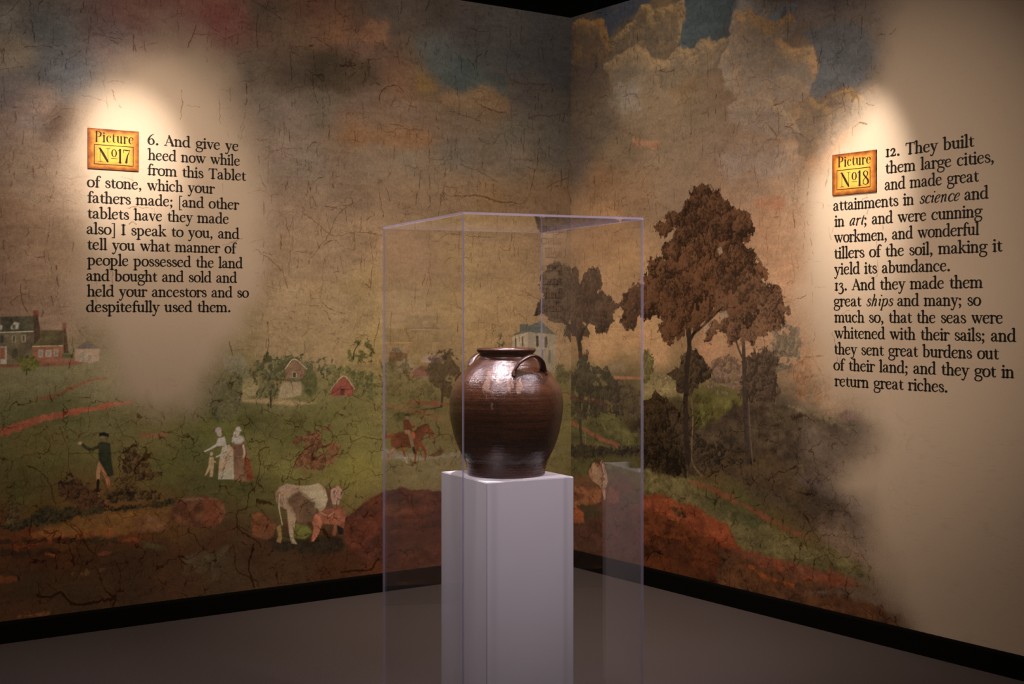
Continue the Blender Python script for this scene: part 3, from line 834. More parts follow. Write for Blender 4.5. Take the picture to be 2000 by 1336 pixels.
left.line([(2.803, .870), (2.854, .857), (2.890, .884)], [.0169, .0145, .0121], (.0791, .0904, .0535))
left.dab((2.899, .889), .0090, .0077, (.8000, .5531, .4607))
left.dab((2.794, .912), .0122, .0142, (.3757, .2983, .2156))
left.patch([(2.809, .933), (2.785, .936), (2.762, .924), (2.763, .910), (2.794, .918), (2.806, .914)], (.0278, .0341, .0272))
left.leaves([(2.671, .859), (2.633, .879), (2.614, .825), (2.589, .787), (2.548, .760), (2.554, .735), (2.509, .726), (2.557, .695), (2.621, .690), (2.633, .642), (2.545, .629), (2.497, .632), (2.506, .601), (2.639, .594), (2.757, .588), (2.788, .642), (2.733, .674), (2.695, .733), (2.717, .783), (2.695, .818)], (.0609, .0459, .0301), (.2607, .1727, .0795), clump=.03, rough=.016)
left.patch([(2.468, .536), (2.429, .589), (2.350, .594), (2.257, .588), (2.197, .558), (2.173, .505), (2.203, .453), (2.284, .435), (2.416, .460), (2.464, .492)], (.2031, .0961, .0619), soft=.008, rough=.01, tex=.3, other=(.3638, .1703, .0978))
left.patch([(2.257, .531), (2.217, .547), (2.202, .475), (2.257, .461)], (.5379, .2154, .1156), soft=.015, alpha=.7)
left.patch([(2.429, .586), (2.350, .592), (2.257, .585), (2.217, .569), (2.350, .573)], (.4448, .3129, .1948), soft=.008, alpha=.6)
left.patch([(2.973, .522), (2.794, .553), (2.608, .555), (2.452, .552), (2.461, .492), (2.487, .454), (2.639, .443), (2.854, .439), (3.061, .459), (3.125, .485)], (.4696, .2467, .0920), soft=.014, rough=.014, tex=.3, other=(.3343, .1860, .0723), alpha=.85)
left.patch([(2.639, .508), (2.589, .537), (2.525, .516), (2.481, .481), (2.461, .448), (2.545, .450), (2.621, .451)], (.5084, .2665, .1455), soft=.01, rough=.012, tex=.3, other=(.3339, .1635, .0872), alpha=.8)
left.patch([(3.119, .474), (2.914, .469), (2.733, .467), (2.733, .440), (2.914, .448), (3.090, .459)], (.6485, .2295, .0870), soft=.02, rough=.02, alpha=.7)
# two ladies and a child
left.patch([(2.142, .836), (2.115, .850), (2.077, .858), (2.046, .765), (2.021, .660), (2.049, .646), (2.139, .661)], (.3129, .1973, .1437), tex=.25, other=(.4384, .2781, .1941))
left.patch([(2.077, .793), (2.046, .752), (2.019, .657), (2.060, .650)], (.4072, .1427, .0765), soft=.006)
left.patch([(2.191, .832), (2.153, .839), (2.134, .816), (2.130, .665), (2.214, .671), (2.209, .763)], (.8000, .8000, .7043), tex=.12, other=(.8000, .6539, .5143))
left.patch([(2.217, .875), (2.180, .881), (2.168, .834), (2.225, .837)], (.8000, .8000, .8000))
left.line([(2.217, .845), (2.254, .826), (2.284, .814)], [.0127, .0102, .0076], (.8000, .8000, .8000))
left.line([(2.171, .831), (2.202, .793), (2.224, .783)], [.0102, .0077, .0077], (.8000, .8000, .6976))
left.dab((2.208, .897), .0128, .0146, (.8000, .7420, .6372))
left.dab((2.214, .915), .0169, .0134, (.8000, .6576, .7419))
left.dab((2.212, .924), .0095, .0061, (.6174, .6781, .8000))
left.dab((2.107, .862), .0289, .0208, (.8000, .8000, .8000))
left.dab((2.111, .893), .0117, .0134, (.8000, .7606, .6633))
left.patch([(2.129, .893), (2.118, .924), (2.101, .928), (2.089, .907), (2.098, .901), (2.118, .908)], (.8000, .8000, .8000))
left.line([(2.127, .899), (2.139, .855)], [.0103, .0077], (.8000, .8000, .8000))
left.line([(2.080, .832), (2.074, .793), (2.079, .771)], [.0116, .0103], (.8000, .7576, .6021))
left.patch([(2.261, .786), (2.236, .782), (2.237, .733), (2.243, .685), (2.259, .687), (2.256, .724), (2.276, .696), (2.284, .695), (2.265, .741)], (.8000, .6694, .4481))
left.dab((2.249, .799), .0087, .0097, (.8000, .7190, .5766))
left.line([(2.240, .765), (2.230, .758)], [.0076, .0076], (.8000, .6254, .4593))
# red bush, cow and calf
left.leaves([(1.769, .874), (1.710, .887), (1.666, .895), (1.603, .900), (1.629, .850), (1.640, .807), (1.569, .826), (1.520, .756), (1.569, .722), (1.606, .681), (1.688, .670), (1.758, .694), (1.790, .736), (1.758, .787), (1.787, .828)], (.1689, .0841, .0551), (.4234, .1994, .1254), clump=.035, alpha=.9, gaps=.12)
left.patch([(1.927, .333), (1.798, .347), (1.501, .312), (1.501, .237), (1.651, .239), (1.898, .272)], (.0717, .0562, .0395), soft=.02, rough=.02, tex=.4)
left.patch([(1.805, .414), (1.725, .397), (1.695, .357), (1.739, .327), (1.805, .341)], (.2821, .3056, .0975), soft=.008, tex=.3)
left.patch([(1.905, .416), (1.870, .420), (1.862, .360), (1.798, .340), (1.798, .321), (1.898, .337)], (.1930, .1885, .0747), soft=.012, alpha=.6)
left.patch([(2.025, .479), (1.990, .487), (1.948, .466), (1.907, .430), (1.912, .361), (1.983, .358), (2.018, .371), (2.042, .429)], (.5243, .1936, .0939), soft=.008, rough=.01, tex=.3, other=(.3158, .1472, .0848))
left.patch([(2.291, .591), (2.244, .581), (2.209, .546), (2.202, .482), (2.230, .443), (2.291, .448)], (.3180, .1201, .0760), soft=.01, rough=.01, tex=.25)
left.patch([(1.508, .407), (1.424, .468), (1.347, .508), (1.276, .538), (1.173, .553), (1.092, .530), (.994, .529), (.911, .510), (.861, .464), (.861, .108), (1.269, .152), (1.463, .233), (1.512, .313)], (.1502, .0638, .0491), soft=.006, rough=.008, tex=.35, other=(.2402, .0856, .0595))
left.patch([(1.386, .506), (1.276, .535), (1.280, .470), (1.363, .449)], (.2351, .0916, .0538), soft=.02, alpha=.5)
left.patch([(1.269, .358), (.945, .343), (.903, .183), (1.253, .205)], (.1712, .0833, .0599), soft=.03, rough=.03, alpha=.5)
left.patch([(1.629, .592), (1.588, .576), (1.576, .467), (1.621, .457)], (.2225, .1382, .0933), soft=.006)
left.patch([(1.897, .402), (1.875, .414), (1.868, .347), (1.875, .320), (1.898, .331), (1.887, .362)], (.6443, .4328, .2151))
left.patch([(1.904, .580), (1.882, .606), (1.841, .622), (1.769, .605), (1.703, .604), (1.658, .612), (1.620, .577), (1.605, .523), (1.621, .478), (1.651, .452), (1.666, .481), (1.761, .489), (1.794, .419), (1.803, .341), (1.782, .305), (1.814, .312), (1.828, .370), (1.834, .423), (1.841, .489), (1.870, .504), (1.900, .534)], (.8000, .7291, .5532), tex=.15, other=(.6998, .5186, .3938))
left.patch([(1.841, .542), (1.769, .573), (1.681, .516), (1.673, .462), (1.725, .407), (1.783, .418)], (.3028, .2038, .1409), soft=.012, rough=.01, tex=.3)
left.patch([(1.904, .580), (1.877, .584), (1.870, .518), (1.891, .526)], (.3413, .2353, .1561), soft=.008, alpha=.7)
left.line([(1.880, .571), (1.884, .506), (1.866, .413)], [.0079, .0079, .0052], (.8000, .7120, .5036))
left.patch([(1.884, .603), (1.841, .621), (1.798, .607), (1.805, .579), (1.862, .583)], (.8000, .5941, .5156), soft=.01, alpha=.5)
left.patch([(1.588, .574), (1.546, .589), (1.510, .556), (1.531, .517), (1.542, .490), (1.576, .493), (1.588, .527)], (.7645, .4908, .4163))
left.line([(1.569, .561), (1.554, .519), (1.558, .496)], [.0081, .0067], (.8000, .8000, .7684))
left.patch([(1.576, .561), (1.561, .570), (1.567, .540)], (.2271, .1525, .1177))
left.patch([(1.531, .558), (1.512, .556), (1.530, .531)], (.2256, .1519, .1166))
left.line([(1.588, .574), (1.597, .600), (1.576, .623)], [.0081, .0065, .0043], (.1540, .1141, .0736))
left.line([(1.518, .562), (1.487, .579), (1.478, .600)], [.0081, .0065, .0043], (.1525, .1129, .0728))
left.patch([(1.688, .443), (1.636, .467), (1.576, .475), (1.531, .487), (1.499, .447), (1.507, .380), (1.513, .350), (1.546, .384), (1.560, .328), (1.578, .329), (1.569, .389), (1.636, .397), (1.657, .360), (1.688, .309), (1.704, .311), (1.687, .376), (1.697, .411)], (.6790, .2871, .2048), tex=.22, other=(.4441, .1815, .1199))
left.line([(1.673, .442), (1.651, .413), (1.662, .354), (1.692, .314)], [.0187, .0160, .0120, .0093], (.8000, .3426, .2399))
left.patch([(1.554, .384), (1.512, .360), (1.516, .330), (1.543, .331)], (.0369, .0343, .0314))
left.line([(1.651, .460), (1.606, .436), (1.569, .453)], [.0054, .0054], (.8000, .5476, .4242))
# rider, dog and pond
left.patch([(1.280, .766), (1.189, .748), (1.027, .716), (.781, .724), (.789, .694), (1.027, .689), (1.189, .704), (1.280, .714)], (.5855, .5356, .4139), soft=.006, rough=.006, alpha=.8)
left.line([(1.189, .778), (1.233, .732), (1.249, .691)], [.0194, .0138, .0097], (.7145, .3626, .2472))
left.line([(1.157, .776), (1.139, .723), (1.128, .687)], [.0167, .0125, .0097], (.4883, .1272, .0741))
left.line([(1.137, .712), (1.126, .686)], [.0095, .0100], (.8000, .8000, .7818))
left.line([(1.060, .770), (1.071, .719), (1.076, .678)], [.0168, .0126, .0098], (.3873, .0932, .0530))
left.line([(1.035, .776), (1.009, .736), (1.009, .692)], [.0197, .0141, .0098], (.4508, .1005, .0530))
left.patch([(1.229, .808), (1.221, .838), (1.173, .855), (1.092, .846), (1.044, .878), (.994, .888), (.951, .835), (.955, .813), (.984, .822), (1.009, .840), (1.026, .807), (1.042, .764), (1.092, .763), (1.157, .771), (1.189, .757), (1.225, .780)], (.3395, .1042, .0668), tex=.25, other=(.2248, .0715, .0474))
left.line([(1.225, .833), (1.253, .832), (1.270, .822)], [.0166, .0166, .0110], (.4355, .0893, .0506))
left.line([(.982, .854), (1.035, .808), (.978, .819)], [.0039, .0039], (.0668, .0363, .0296))
left.line([(1.060, .865), (1.027, .881), (.994, .886)], [.0112, .0084], (.1764, .0546, .0381))
left.line([(1.027, .842), (.953, .835)], [.0039, .0039], (.0838, .0405, .0340))
left.line([(1.110, .854), (1.094, .790), (1.081, .747)], [.0252, .0196, .0168], (.4368, .3310, .2233))
left.line([(1.084, .761), (1.076, .733)], [.0168, .0140], (.0359, .0294, .0263))
left.patch([(1.151, .915), (1.118, .924), (1.094, .881), (1.091, .851), (1.145, .859)], (.2385, .0719, .0487))
left.patch([(1.141, .862), (1.109, .860), (1.105, .836), (1.133, .841)], (.8000, .4792, .3116))
left.line([(1.109, .892), (1.092, .874), (1.075, .885)], [.0112, .0098, .0084], (.1954, .0598, .0430))
left.dab((1.075, .888), .0073, .0053, (.7812, .1530, .1184))
left.dab((1.125, .932), .0113, .0106, (.4710, .2935, .2358))
left.patch([(1.139, .939), (1.133, .949), (1.117, .948), (1.105, .936), (1.125, .939)], (.0400, .0301, .0277))
left.dab((1.086, .831), .0130, .0200, (.8000, .2145, .1437))
left.patch([(.990, .714), (.920, .741), (.913, .764), (.888, .729), (.910, .710), (.953, .704)], (.2594, .1461, .0827), soft=.005)
# streaks of clay in the foreground
left.line([(3.193, .424), (3.055, .445), (2.914, .435), (2.620, .410)], [.0119, .0143, .0119, .0072], (.5582, .1465, .0688), rough=.012, soft=.006, alpha=.7)
left.line([(3.260, .458), (3.125, .452), (2.985, .442), (2.710, .408)], [.0190, .0213, .0237, .0190], (.0630, .0417, .0292), rough=.014, soft=.008, alpha=.8)
left.line([(2.828, .423), (2.710, .419)], [.0219, .0170], (.0963, .0963, .0575), rough=.014, soft=.008, alpha=.8)
left.line([(2.813, .363), (2.755, .361)], [.0085, .0073], (.6485, .2137, .1352), rough=.01, soft=.005, alpha=.8)
left.line([(3.055, .385), (3.020, .378)], [.0095, .0071], (.6391, .1808, .0926), rough=.01, alpha=.7)
left.line([(2.936, .286), (2.871, .283), (2.784, .284)], [.0072, .0084, .0072], (.4427, .2446, .1168), rough=.014, soft=.006, alpha=.6)
left.line([(2.590, .377), (2.483, .352)], [.0198, .0149], (.2534, .2469, .1271), rough=.018, soft=.01, alpha=.8)
left.line([(3.260, .417), (3.159, .399), (3.055, .394), (2.928, .372)], [.0235, .0188, .0165, .0141], (.0587, .0404, .0303), rough=.018, soft=.01, alpha=.7)
left.line([(3.260, .284), (3.193, .284)], [.0209, .0140], (.3565, .1166, .0514), rough=.014, soft=.006, alpha=.7)
left.line([(3.172, .113), (3.055, .112)], [.0188, .0141], (.3899, .2056, .0817), rough=.014, soft=.006, alpha=.7)
left.patch([(2.928, .404), (2.468, .380), (2.468, .230), (2.725, .245), (2.928, .282)], (.0999, .0609, .0407), soft=.06, rough=.05, alpha=.55)
left.patch([(2.390, .320), (2.190, .322), (2.214, .217), (2.366, .219)], (.2236, .2019, .1324), soft=.03, rough=.04, scale=12, alpha=.5, tex=.4)
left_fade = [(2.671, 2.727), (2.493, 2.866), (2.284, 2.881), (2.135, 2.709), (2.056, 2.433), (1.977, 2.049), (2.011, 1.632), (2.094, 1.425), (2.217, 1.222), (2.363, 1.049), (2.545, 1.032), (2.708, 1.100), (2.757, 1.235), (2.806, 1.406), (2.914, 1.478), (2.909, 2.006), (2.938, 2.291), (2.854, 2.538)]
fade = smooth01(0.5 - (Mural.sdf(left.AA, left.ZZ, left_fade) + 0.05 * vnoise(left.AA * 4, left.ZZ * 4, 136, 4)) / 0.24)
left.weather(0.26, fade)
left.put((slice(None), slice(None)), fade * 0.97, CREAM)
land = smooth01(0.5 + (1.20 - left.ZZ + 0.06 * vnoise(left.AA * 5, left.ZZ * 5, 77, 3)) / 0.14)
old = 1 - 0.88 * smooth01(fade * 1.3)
# age
left.sky_cracks(1050, (0.0, 3.4), (1.35, WALL_H), 81, old * (1 - land))
left.network(old * (1 - land), 0.30, 0.0034, 0.55, 281, -0.26)
left.network(old * (1 - land), 0.075, 0.0022, 0.42, 381, -0.06)
left.fissure([(1.754, 2.020), (1.703, 1.989), (1.606, 1.919), (1.599, 1.909)], depth=.6)
left.fissure([(1.447, 2.087), (1.508, 2.054), (1.561, 1.994), (1.599, 1.909), (1.644, 1.857), (1.703, 1.782)], depth=.6)
left.fissure([(1.599, 1.909), (1.539, 1.906), (1.447, 1.929), (1.370, 1.930), (1.284, 1.914)], depth=.6)
left.fissure([(1.576, 1.896), (1.516, 1.847), (1.470, 1.835)], depth=.4)
left.fissure([(2.011, 1.820), (1.905, 1.751), (1.855, 1.687), (1.834, 1.628)], depth=.6)
left.fissure([(1.621, 1.811), (1.620, 1.744), (1.621, 1.623), (1.640, 1.556), (1.658, 1.536), (1.618, 1.509), (1.576, 1.435), (1.539, 1.361)], depth=.65, broken=.2)
left.fissure([(1.710, 1.539), (1.658, 1.536)], depth=.6)
left.fissure([(1.409, 2.007), (1.413, 1.932)], depth=.6)
left.fissure([(1.447, 1.927), (1.446, 1.839)], depth=.6)
left.fissure([(1.508, 2.084), (1.486, 2.112), (1.440, 2.105)], depth=.6)
left.fissure([(1.841, 2.095), (1.837, 1.944)], depth=.6, broken=.2)
left.fissure([(1.750, 2.033), (1.754, 1.933)], depth=.6, broken=.2)
left.fissure([(1.873, 1.903), (1.875, 1.824)], depth=.6, broken=.1)
left.fissure([(.978, 2.152), (.979, 2.053)], depth=.6, broken=.2)
left.fissure([(.982, 1.961), (.980, 1.901), (.911, 1.900)], depth=.5)
left.fissure([(.920, 1.907), (.861, 1.937), (.776, 1.941)], depth=.7)
left.fissure([(.742, 1.935), (.656, 1.929), (.577, 1.928)], depth=.6)
left.fissure([(.978, 1.799), (.978, 1.686), (.974, 1.644)], depth=.7, broken=.2)
left.fissure([(.511, 1.879), (.480, 1.858), (.440, 1.853)], depth=.7)
left.fissure([(.819, 2.156), (.647, 2.158), (.516, 2.131), (.426, 2.136)], depth=.75, width=.005)
left.fissure([(.652, 2.677), (.568, 2.654), (.473, 2.645)], depth=.8, width=.005)
left.fissure([(.848, 2.624), (.776, 2.610), (.684, 2.591), (.642, 2.574)], depth=.7)
left.fissure([(.673, 2.592), (.621, 2.645)], depth=.6)
left.fissure([(.776, 2.329), (.642, 2.296), (.526, 2.242)], depth=.7)
left.fissure([(.817, 2.157), (.766, 2.151), (.652, 2.164), (.515, 2.137), (.354, 2.127)], depth=.75, width=.005)
left.fissure([(.873, 2.201), (.807, 2.192), (.822, 2.152)], depth=.6)
left.fissure([(1.297, 2.636), (1.287, 2.687), (1.249, 2.718), (1.183, 2.730), (1.144, 2.700)], depth=.8, width=.005)
left.fissure([(.462, 2.985), (.457, 2.862), (.365, 2.827), (.144, 2.838), (.141, 2.800)], depth=.6)
left.fissure([(.310, 2.628), (.244, 2.653), (.155, 2.652), (.051, 2.679), (.062, 2.629)], depth=.75)
left.fissure([(.244, 2.651), (.238, 2.786)], depth=.6)
left.fissure([(.652, 2.486), (.621, 2.463), (.515, 2.466)], depth=.6)
left.fissure([(.430, 2.468), (.430, 2.384), (.354, 2.389), (.272, 2.388), (.266, 2.444)], depth=.5)
left.fissure([(1.533, 2.803), (1.437, 2.815)], depth=.8, width=.006)
left.fissure([(1.367, 2.856), (1.353, 2.812)], depth=.8, width=.005)
left.fissure([(1.367, 2.853), (1.287, 2.868)], depth=.6)
left.fissure([(1.115, 2.498), (1.017, 2.500)], depth=.6)
left.fissure([(1.110, 2.498), (1.107, 2.448)], depth=.6)
left.fissure([(1.230, 2.519), (1.144, 2.516)], depth=.7)
left.fissure([(.988, 2.512), (.983, 2.343), (.978, 2.115)], depth=.7, broken=.15)
left.fissure([(.983, 2.347), (.848, 2.352), (.846, 2.404)], depth=.5)
left.fissure([(.177, 2.234), (.087, 2.280), (.007, 2.303)], depth=.7)
left.fissure([(.007, 2.670), (-0.050, 2.690), (-0.108, 2.727)], depth=.7)
left.fissure([(1.725, 2.757), (1.672, 2.740), (1.632, 2.742), (1.632, 2.710)], depth=.7, width=.005)
left.fissure([(1.159, 3.191), (1.159, 3.125)], depth=.8, width=.005)
left.fissure([(.978, 3.220), (1.007, 3.157)], depth=.8, width=.005)
left.fissure([(1.110, 3.005), (1.130, 2.953)], depth=.75, broken=.1)
left.fissure([(.776, 2.950), (.771, 2.847)], depth=.8)
left.fissure([(.735, 2.929), (.689, 2.891), (.684, 2.869)], depth=.75)
left.fissure([(.689, 2.899), (.673, 2.936), (.637, 2.966)], depth=.75)
left.fissure([(3.149, 2.713), (3.097, 2.727), (3.069, 2.735), (3.020, 2.725), (2.985, 2.712), (2.964, 2.678), (2.965, 2.635)], depth=.75, broken=.05)
left.fissure([(2.964, 2.678), (2.914, 2.712), (2.893, 2.736)], depth=.45)
left.fissure([(2.835, 2.821), (2.769, 2.809), (2.703, 2.805)], depth=.55)
left.fissure([(1.821, 2.842), (1.816, 2.763), (1.815, 2.692)], depth=.75)
left.fissure([(2.033, 3.082), (1.949, 3.047), (1.864, 3.003)], depth=.6)
left.fissure([(1.941, 3.087), (1.974, 3.020)], depth=.7)
left.fissure([(3.260, 2.681), (3.244, 2.697), (3.247, 2.634)], depth=.75)
left.fissure([(3.193, 2.422), (3.192, 2.366)], depth=.6)
left.fissure([(3.159, 2.334), (3.160, 2.270)], depth=.5)
left.fissure([(1.859, 2.506), (1.855, 2.420), (1.868, 2.348), (1.864, 2.293)], depth=.5, broken=.1)
left.fissure([(1.966, 2.279), (1.915, 2.325), (1.868, 2.342), (1.751, 2.352)], depth=.4)
left.fissure([(1.842, 2.271), (1.838, 2.145), (1.834, 2.058)], depth=.55, broken=.2)
left.network(old * land, 0.105, 0.0038, 0.85, 481, 0.26)
left.network(old * land, 0.058, 0.0026, 0.60, 581, 0.04)
left.fissure([(1.941, .818), (1.976, .807), (1.998, .785), (1.990, .729), (2.011, .627), (2.049, .585), (2.063, .515), (2.108, .504), (2.115, .435), (2.074, .386), (2.011, .348), (1.983, .310)], depth=.8, width=.0065)
left.fissure([(2.025, .327), (2.028, .298), (2.046, .242)], depth=.85, width=.008)
left.fissure([(2.129, .340), (2.122, .250)], depth=.6, width=.005)
left.fissure([(1.673, .916), (1.599, .892), (1.576, .847), (1.584, .817), (1.629, .793)], depth=.7, width=.005)
left.fissure([(1.658, .821), (1.739, .793), (1.798, .717), (1.812, .672)], depth=.7, width=.005)
left.fissure([(1.640, .800), (1.621, .746), (1.621, .699)], depth=.7)
left.fissure([(1.584, .844), (1.486, .859), (1.463, .817), (1.394, .837), (1.284, .814)], depth=.7, width=.005)
left.fissure([(1.990, .775), (1.997, .840)], depth=.6)
left.fissure([(1.769, .463), (1.747, .508), (1.681, .533)], depth=.65, width=.005)
left.fissure([(2.025, .329), (2.050, .230), (2.037, .159), (2.021, .110)], depth=.85, width=.009)
left.fissure([(2.124, .277), (2.116, .210), (2.050, .164), (2.008, .140), (1.995, .108)], depth=.75, width=.006)
left.fissure([(3.094, .201), (3.034, .183), (2.994, .202), (2.957, .162), (2.921, .135), (2.842, .135), (2.769, .139), (2.736, .133), (2.740, .106)], depth=.85, width=.010)
left.fissure([(3.083, .200), (3.087, .158)], depth=.7)
left.fissure([(3.097, .266), (3.080, .200)], depth=.7)
left.fissure([(3.055, .254), (2.996, .202)], depth=.6)
left.fissure([(2.732, .319), (2.710, .258), (2.712, .174)], depth=.7, width=.005)
left.fissure([(2.971, .537), (2.900, .480), (2.864, .398), (2.820, .350)], depth=.7, width=.005)
left.fissure([(2.769, .541), (2.747, .481)], depth=.6)
left.fissure([(1.531, .134), (1.440, .130), (1.347, .128), (1.328, .152), (1.300, .182)], depth=.85, width=.010)
left.fissure([(1.319, .168), (1.205, .197), (1.200, .226)], depth=.5, width=.006)
left.fissure([(3.142, .799), (3.090, .775), (3.038, .709), (3.026, .649), (3.009, .612)], depth=.7, width=.005)
left.fissure([(2.991, .973), (2.968, .894), (2.947, .842), (2.956, .786), (2.941, .750)], depth=.65)
left.fissure([(2.947, .842), (2.854, .840), (2.806, .834)], depth=.6)
left.fissure([(2.733, 1.003), (2.695, .916), (2.646, .904), (2.608, .825), (2.513, .782)], depth=.65)
left.fissure([(2.985, .538), (2.914, .478), (2.878, .421), (2.848, .379)], depth=.75, width=.006)
left.fissure([(2.763, .834), (2.702, .834), (2.621, .820), (2.633, .771)], depth=.6)
left.finish((0.30, 0.15, 0.08))
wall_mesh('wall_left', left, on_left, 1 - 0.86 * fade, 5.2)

right = Mural(steps((0.0, 2.46, PITCH), (2.46, 5.2, 0.03)), steps((0.0, 0.08, 0.04), (0.08, 1.62, PITCH), (1.62, WALL_H, PITCH * 1.25)), -1)
right.ground([
    (.035, 3.167, .0902, .0967, .1145), (.123, 3.197, .1122, .1021, .0921), (.195, 3.110, .1454, .1030, .0707), (.313, 3.207, .0617, .0767, .1256),
    (.496, 3.174, .1034, .1020, .1117), (.405, 3.016, .1827, .1512, .1113), (.171, 2.965, .1383, .1077, .1018), (.171, 2.726, .1498, .1207, .1019),
    (.313, 2.531, .1531, .1271, .1049), (.074, 2.437, .1376, .1133, .1046), (.585, 3.072, .1845, .1523, .1135), (.799, 3.063, .2225, .1627, .1091),
    (.923, 3.096, .2751, .1875, .1123), (.882, 2.938, .2264, .1621, .1061), (.714, 2.853, .1930, .1598, .1211), (1.043, 3.101, .0663, .0933, .1262),
    (1.237, 3.039, .0806, .1131, .1525), (1.043, 2.912, .0747, .1024, .1133), (1.237, 2.960, .0893, .1155, .1452), (1.422, 3.031, .2115, .2021, .2235),
    (1.599, 2.922, .3800, .3402, .3330), (1.802, 2.911, .3450, .3017, .3094), (1.932, 2.937, .4155, .3682, .3810), (2.088, 2.860, .2700, .2453, .2517),
    (2.238, 2.833, .2958, .2563, .2478), (1.769, 2.694, .2186, .1925, .1793), (1.529, 2.730, .2302, .1931, .1685), (1.386, 2.778, .2430, .1973, .1441),
    (1.932, 2.694, .2100, .1730, .1598), (1.868, 2.753, .3380, .2397, .1756), (2.088, 2.646, .1535, .1549, .1817), (1.995, 2.563, .1177, .1307, .1592),
    (2.209, 2.581, .2109, .1894, .1932), (.585, 2.701, .2830, .2185, .1552), (.841, 2.640, .2989, .2330, .1702), (.963, 2.733, .2777, .2026, .1261),
    (1.237, 2.642, .2397, .1754, .1310), (1.599, 2.542, .2781, .2058, .1642), (1.868, 2.508, .2391, .1811, .1424), (1.802, 2.417, .3891, .2749, .1922),
    (.405, 2.405, .1987, .1554, .1119), (.841, 2.362, .2520, .1947, .1471), (1.237, 2.324, .2543, .1850, .1435), (1.529, 2.295, .3120, .2245, .1706),
    (1.736, 2.275, .4643, .3340, .2602), (1.932, 2.402, .5075, .3245, .1969), (2.088, 2.479, .3341, .1978, .1151), (1.995, 2.274, .3984, .2201, .1259),
    (.585, 2.159, .2639, .1819, .1222), (.313, 2.238, .2421, .1549, .0990), (.841, 2.141, .2646, .1974, .1495), (1.529, 2.091, .3388, .2420, .1888),
    (1.802, 2.071, .4853, .3559, .2725), (1.599, 2.035, .3912, .2472, .1697), (.405, 1.968, .4266, .2706, .1588), (.219, 1.978, .4607, .2978, .1776),
    (1.599, 1.883, .4274, .2658, .1769), (1.802, 1.873, .5079, .3413, .2411), (1.736, 1.677, .5149, .3203, .2201), (1.868, 1.576, .5873, .4018, .2952),
    (.313, 1.650, .5844, .3929, .2484), (.540, 1.761, .5390, .3559, .2103), (.540, 1.417, .7604, .4902, .2884), (.313, 1.356, .8000, .5257, .3156),
    (.757, 1.279, .6488, .4173, .2553), (1.199, 1.263, .6288, .3848, .2543), (1.494, 1.297, .4863, .3077, .2093), (1.802, 1.428, .4940, .3200, .2239),
    (1.932, 1.284, .5428, .3512, .2342), (1.995, 1.068, .4890, .3477, .2509), (2.238, 1.059, .4569, .3651, .2862), (.123, .933, .2557, .2457, .1116),
    (.313, .857, .2305, .2147, .0960), (.540, 1.073, .1883, .1705, .0930), (.672, 1.079, .3436, .3100, .1350), (.841, 1.087, .1875, .1668, .0855),
    (1.237, 1.052, .1452, .1538, .0578), (1.312, .951, .2217, .2105, .0727), (1.312, .873, .2549, .1713, .0639), (.841, .920, .0586, .0465, .0294),
    (.672, .881, .0427, .0349, .0227), (1.083, .828, .0571, .0444, .0308), (1.237, .787, .1096, .0838, .0564), (1.458, .806, .0865, .0676, .0591),
    (1.736, .954, .0880, .0710, .0540), (1.932, .992, .2135, .1735, .1254), (1.599, .691, .1060, .0854, .0701), (1.932, .797, .0948, .0814, .0678),
    (2.238, .825, .1670, .1300, .1088), (2.088, .907, .1196, .1009, .0823), (2.297, .691, .2591, .2158, .1827), (1.932, .603, .1068, .0779, .0613),
    (2.119, .577, .1920, .1489, .1233), (.841, .699, .0509, .0469, .0286), (.540, .671, .1743, .1721, .0695), (.714, .575, .1781, .1808, .0698),
    (.963, .573, .2092, .2147, .0841), (1.161, .500, .1806, .1803, .0729), (1.422, .492, .1395, .1435, .0608), (1.599, .387, .1670, .1545, .0573),
    (1.802, .341, .2091, .1757, .0735), (2.058, .306, .2660, .2157, .1229), (2.238, .335, .2785, .2128, .1376), (.171, .578, .2178, .1855, .0929),
    (.171, .459, .3421, .1604, .0985), (.171, .310, .1551, .0884, .0546), (.405, .368, .2174, .1144, .0914), (.313, .210, .1661, .0711, .0509),
    (.540, .442, .2434, .1172, .0868), (.757, .467, .3994, .1047, .0473), (1.043, .446, .4413, .1071, .0480), (1.237, .364, .4444, .0987, .0359),
    (.841, .310, .1347, .0458, .0213), (.757, .215, .1972, .0584, .0260), (1.043, .256, .1160, .0427, .0220), (1.312, .282, .4034, .0826, .0294),
    (1.529, .249, .3770, .0940, .0350), (1.769, .237, .3110, .1083, .0526), (1.237, .152, .0947, .0364, .0200), (1.458, .135, .1754, .0582, .0244),
    (1.769, .137, .1223, .0625, .0394), (1.995, .200, .1648, .1012, .0710), (2.058, .115, .1103, .0770, .0559), (2.238, .171, .2363, .1685, .1268),
    (2.297, .460, .3044, .2155, .1538), (2.354, .100, .2471, .1742, .1409),
])
# sky
right.patch([(.988, 3.183), (1.401, 3.103), (1.368, 3.000), (1.267, 2.954), (1.176, 2.938), (.964, 2.908), (.927, 2.964)], (.0975, .1349, .1699), soft=.02, rough=.02, scale=10, alpha=.9)
right.patch([(1.816, 2.860), (2.027, 2.859), (2.209, 2.799), (2.297, 2.652), (2.182, 2.542), (2.064, 2.544), (1.894, 2.516), (1.855, 2.573), (1.932, 2.694), (1.894, 2.766)], (.1936, .2153, .2598), soft=.03, rough=.02, scale=10, alpha=.85)
right.patch([(.285, 3.195), (.505, 3.267), (.689, 3.223), (.637, 3.182), (.491, 3.149), (.355, 3.103)], (.0778, .0989, .1549), soft=.03, rough=.03, scale=10, alpha=.85)
right.patch([(1.401, 3.103), (1.835, 3.019), (1.796, 2.967), (1.634, 2.936), (1.476, 2.918), (1.379, 2.998)], (.4732, .4692, .4811), soft=.04, rough=.03, scale=8, alpha=.7)
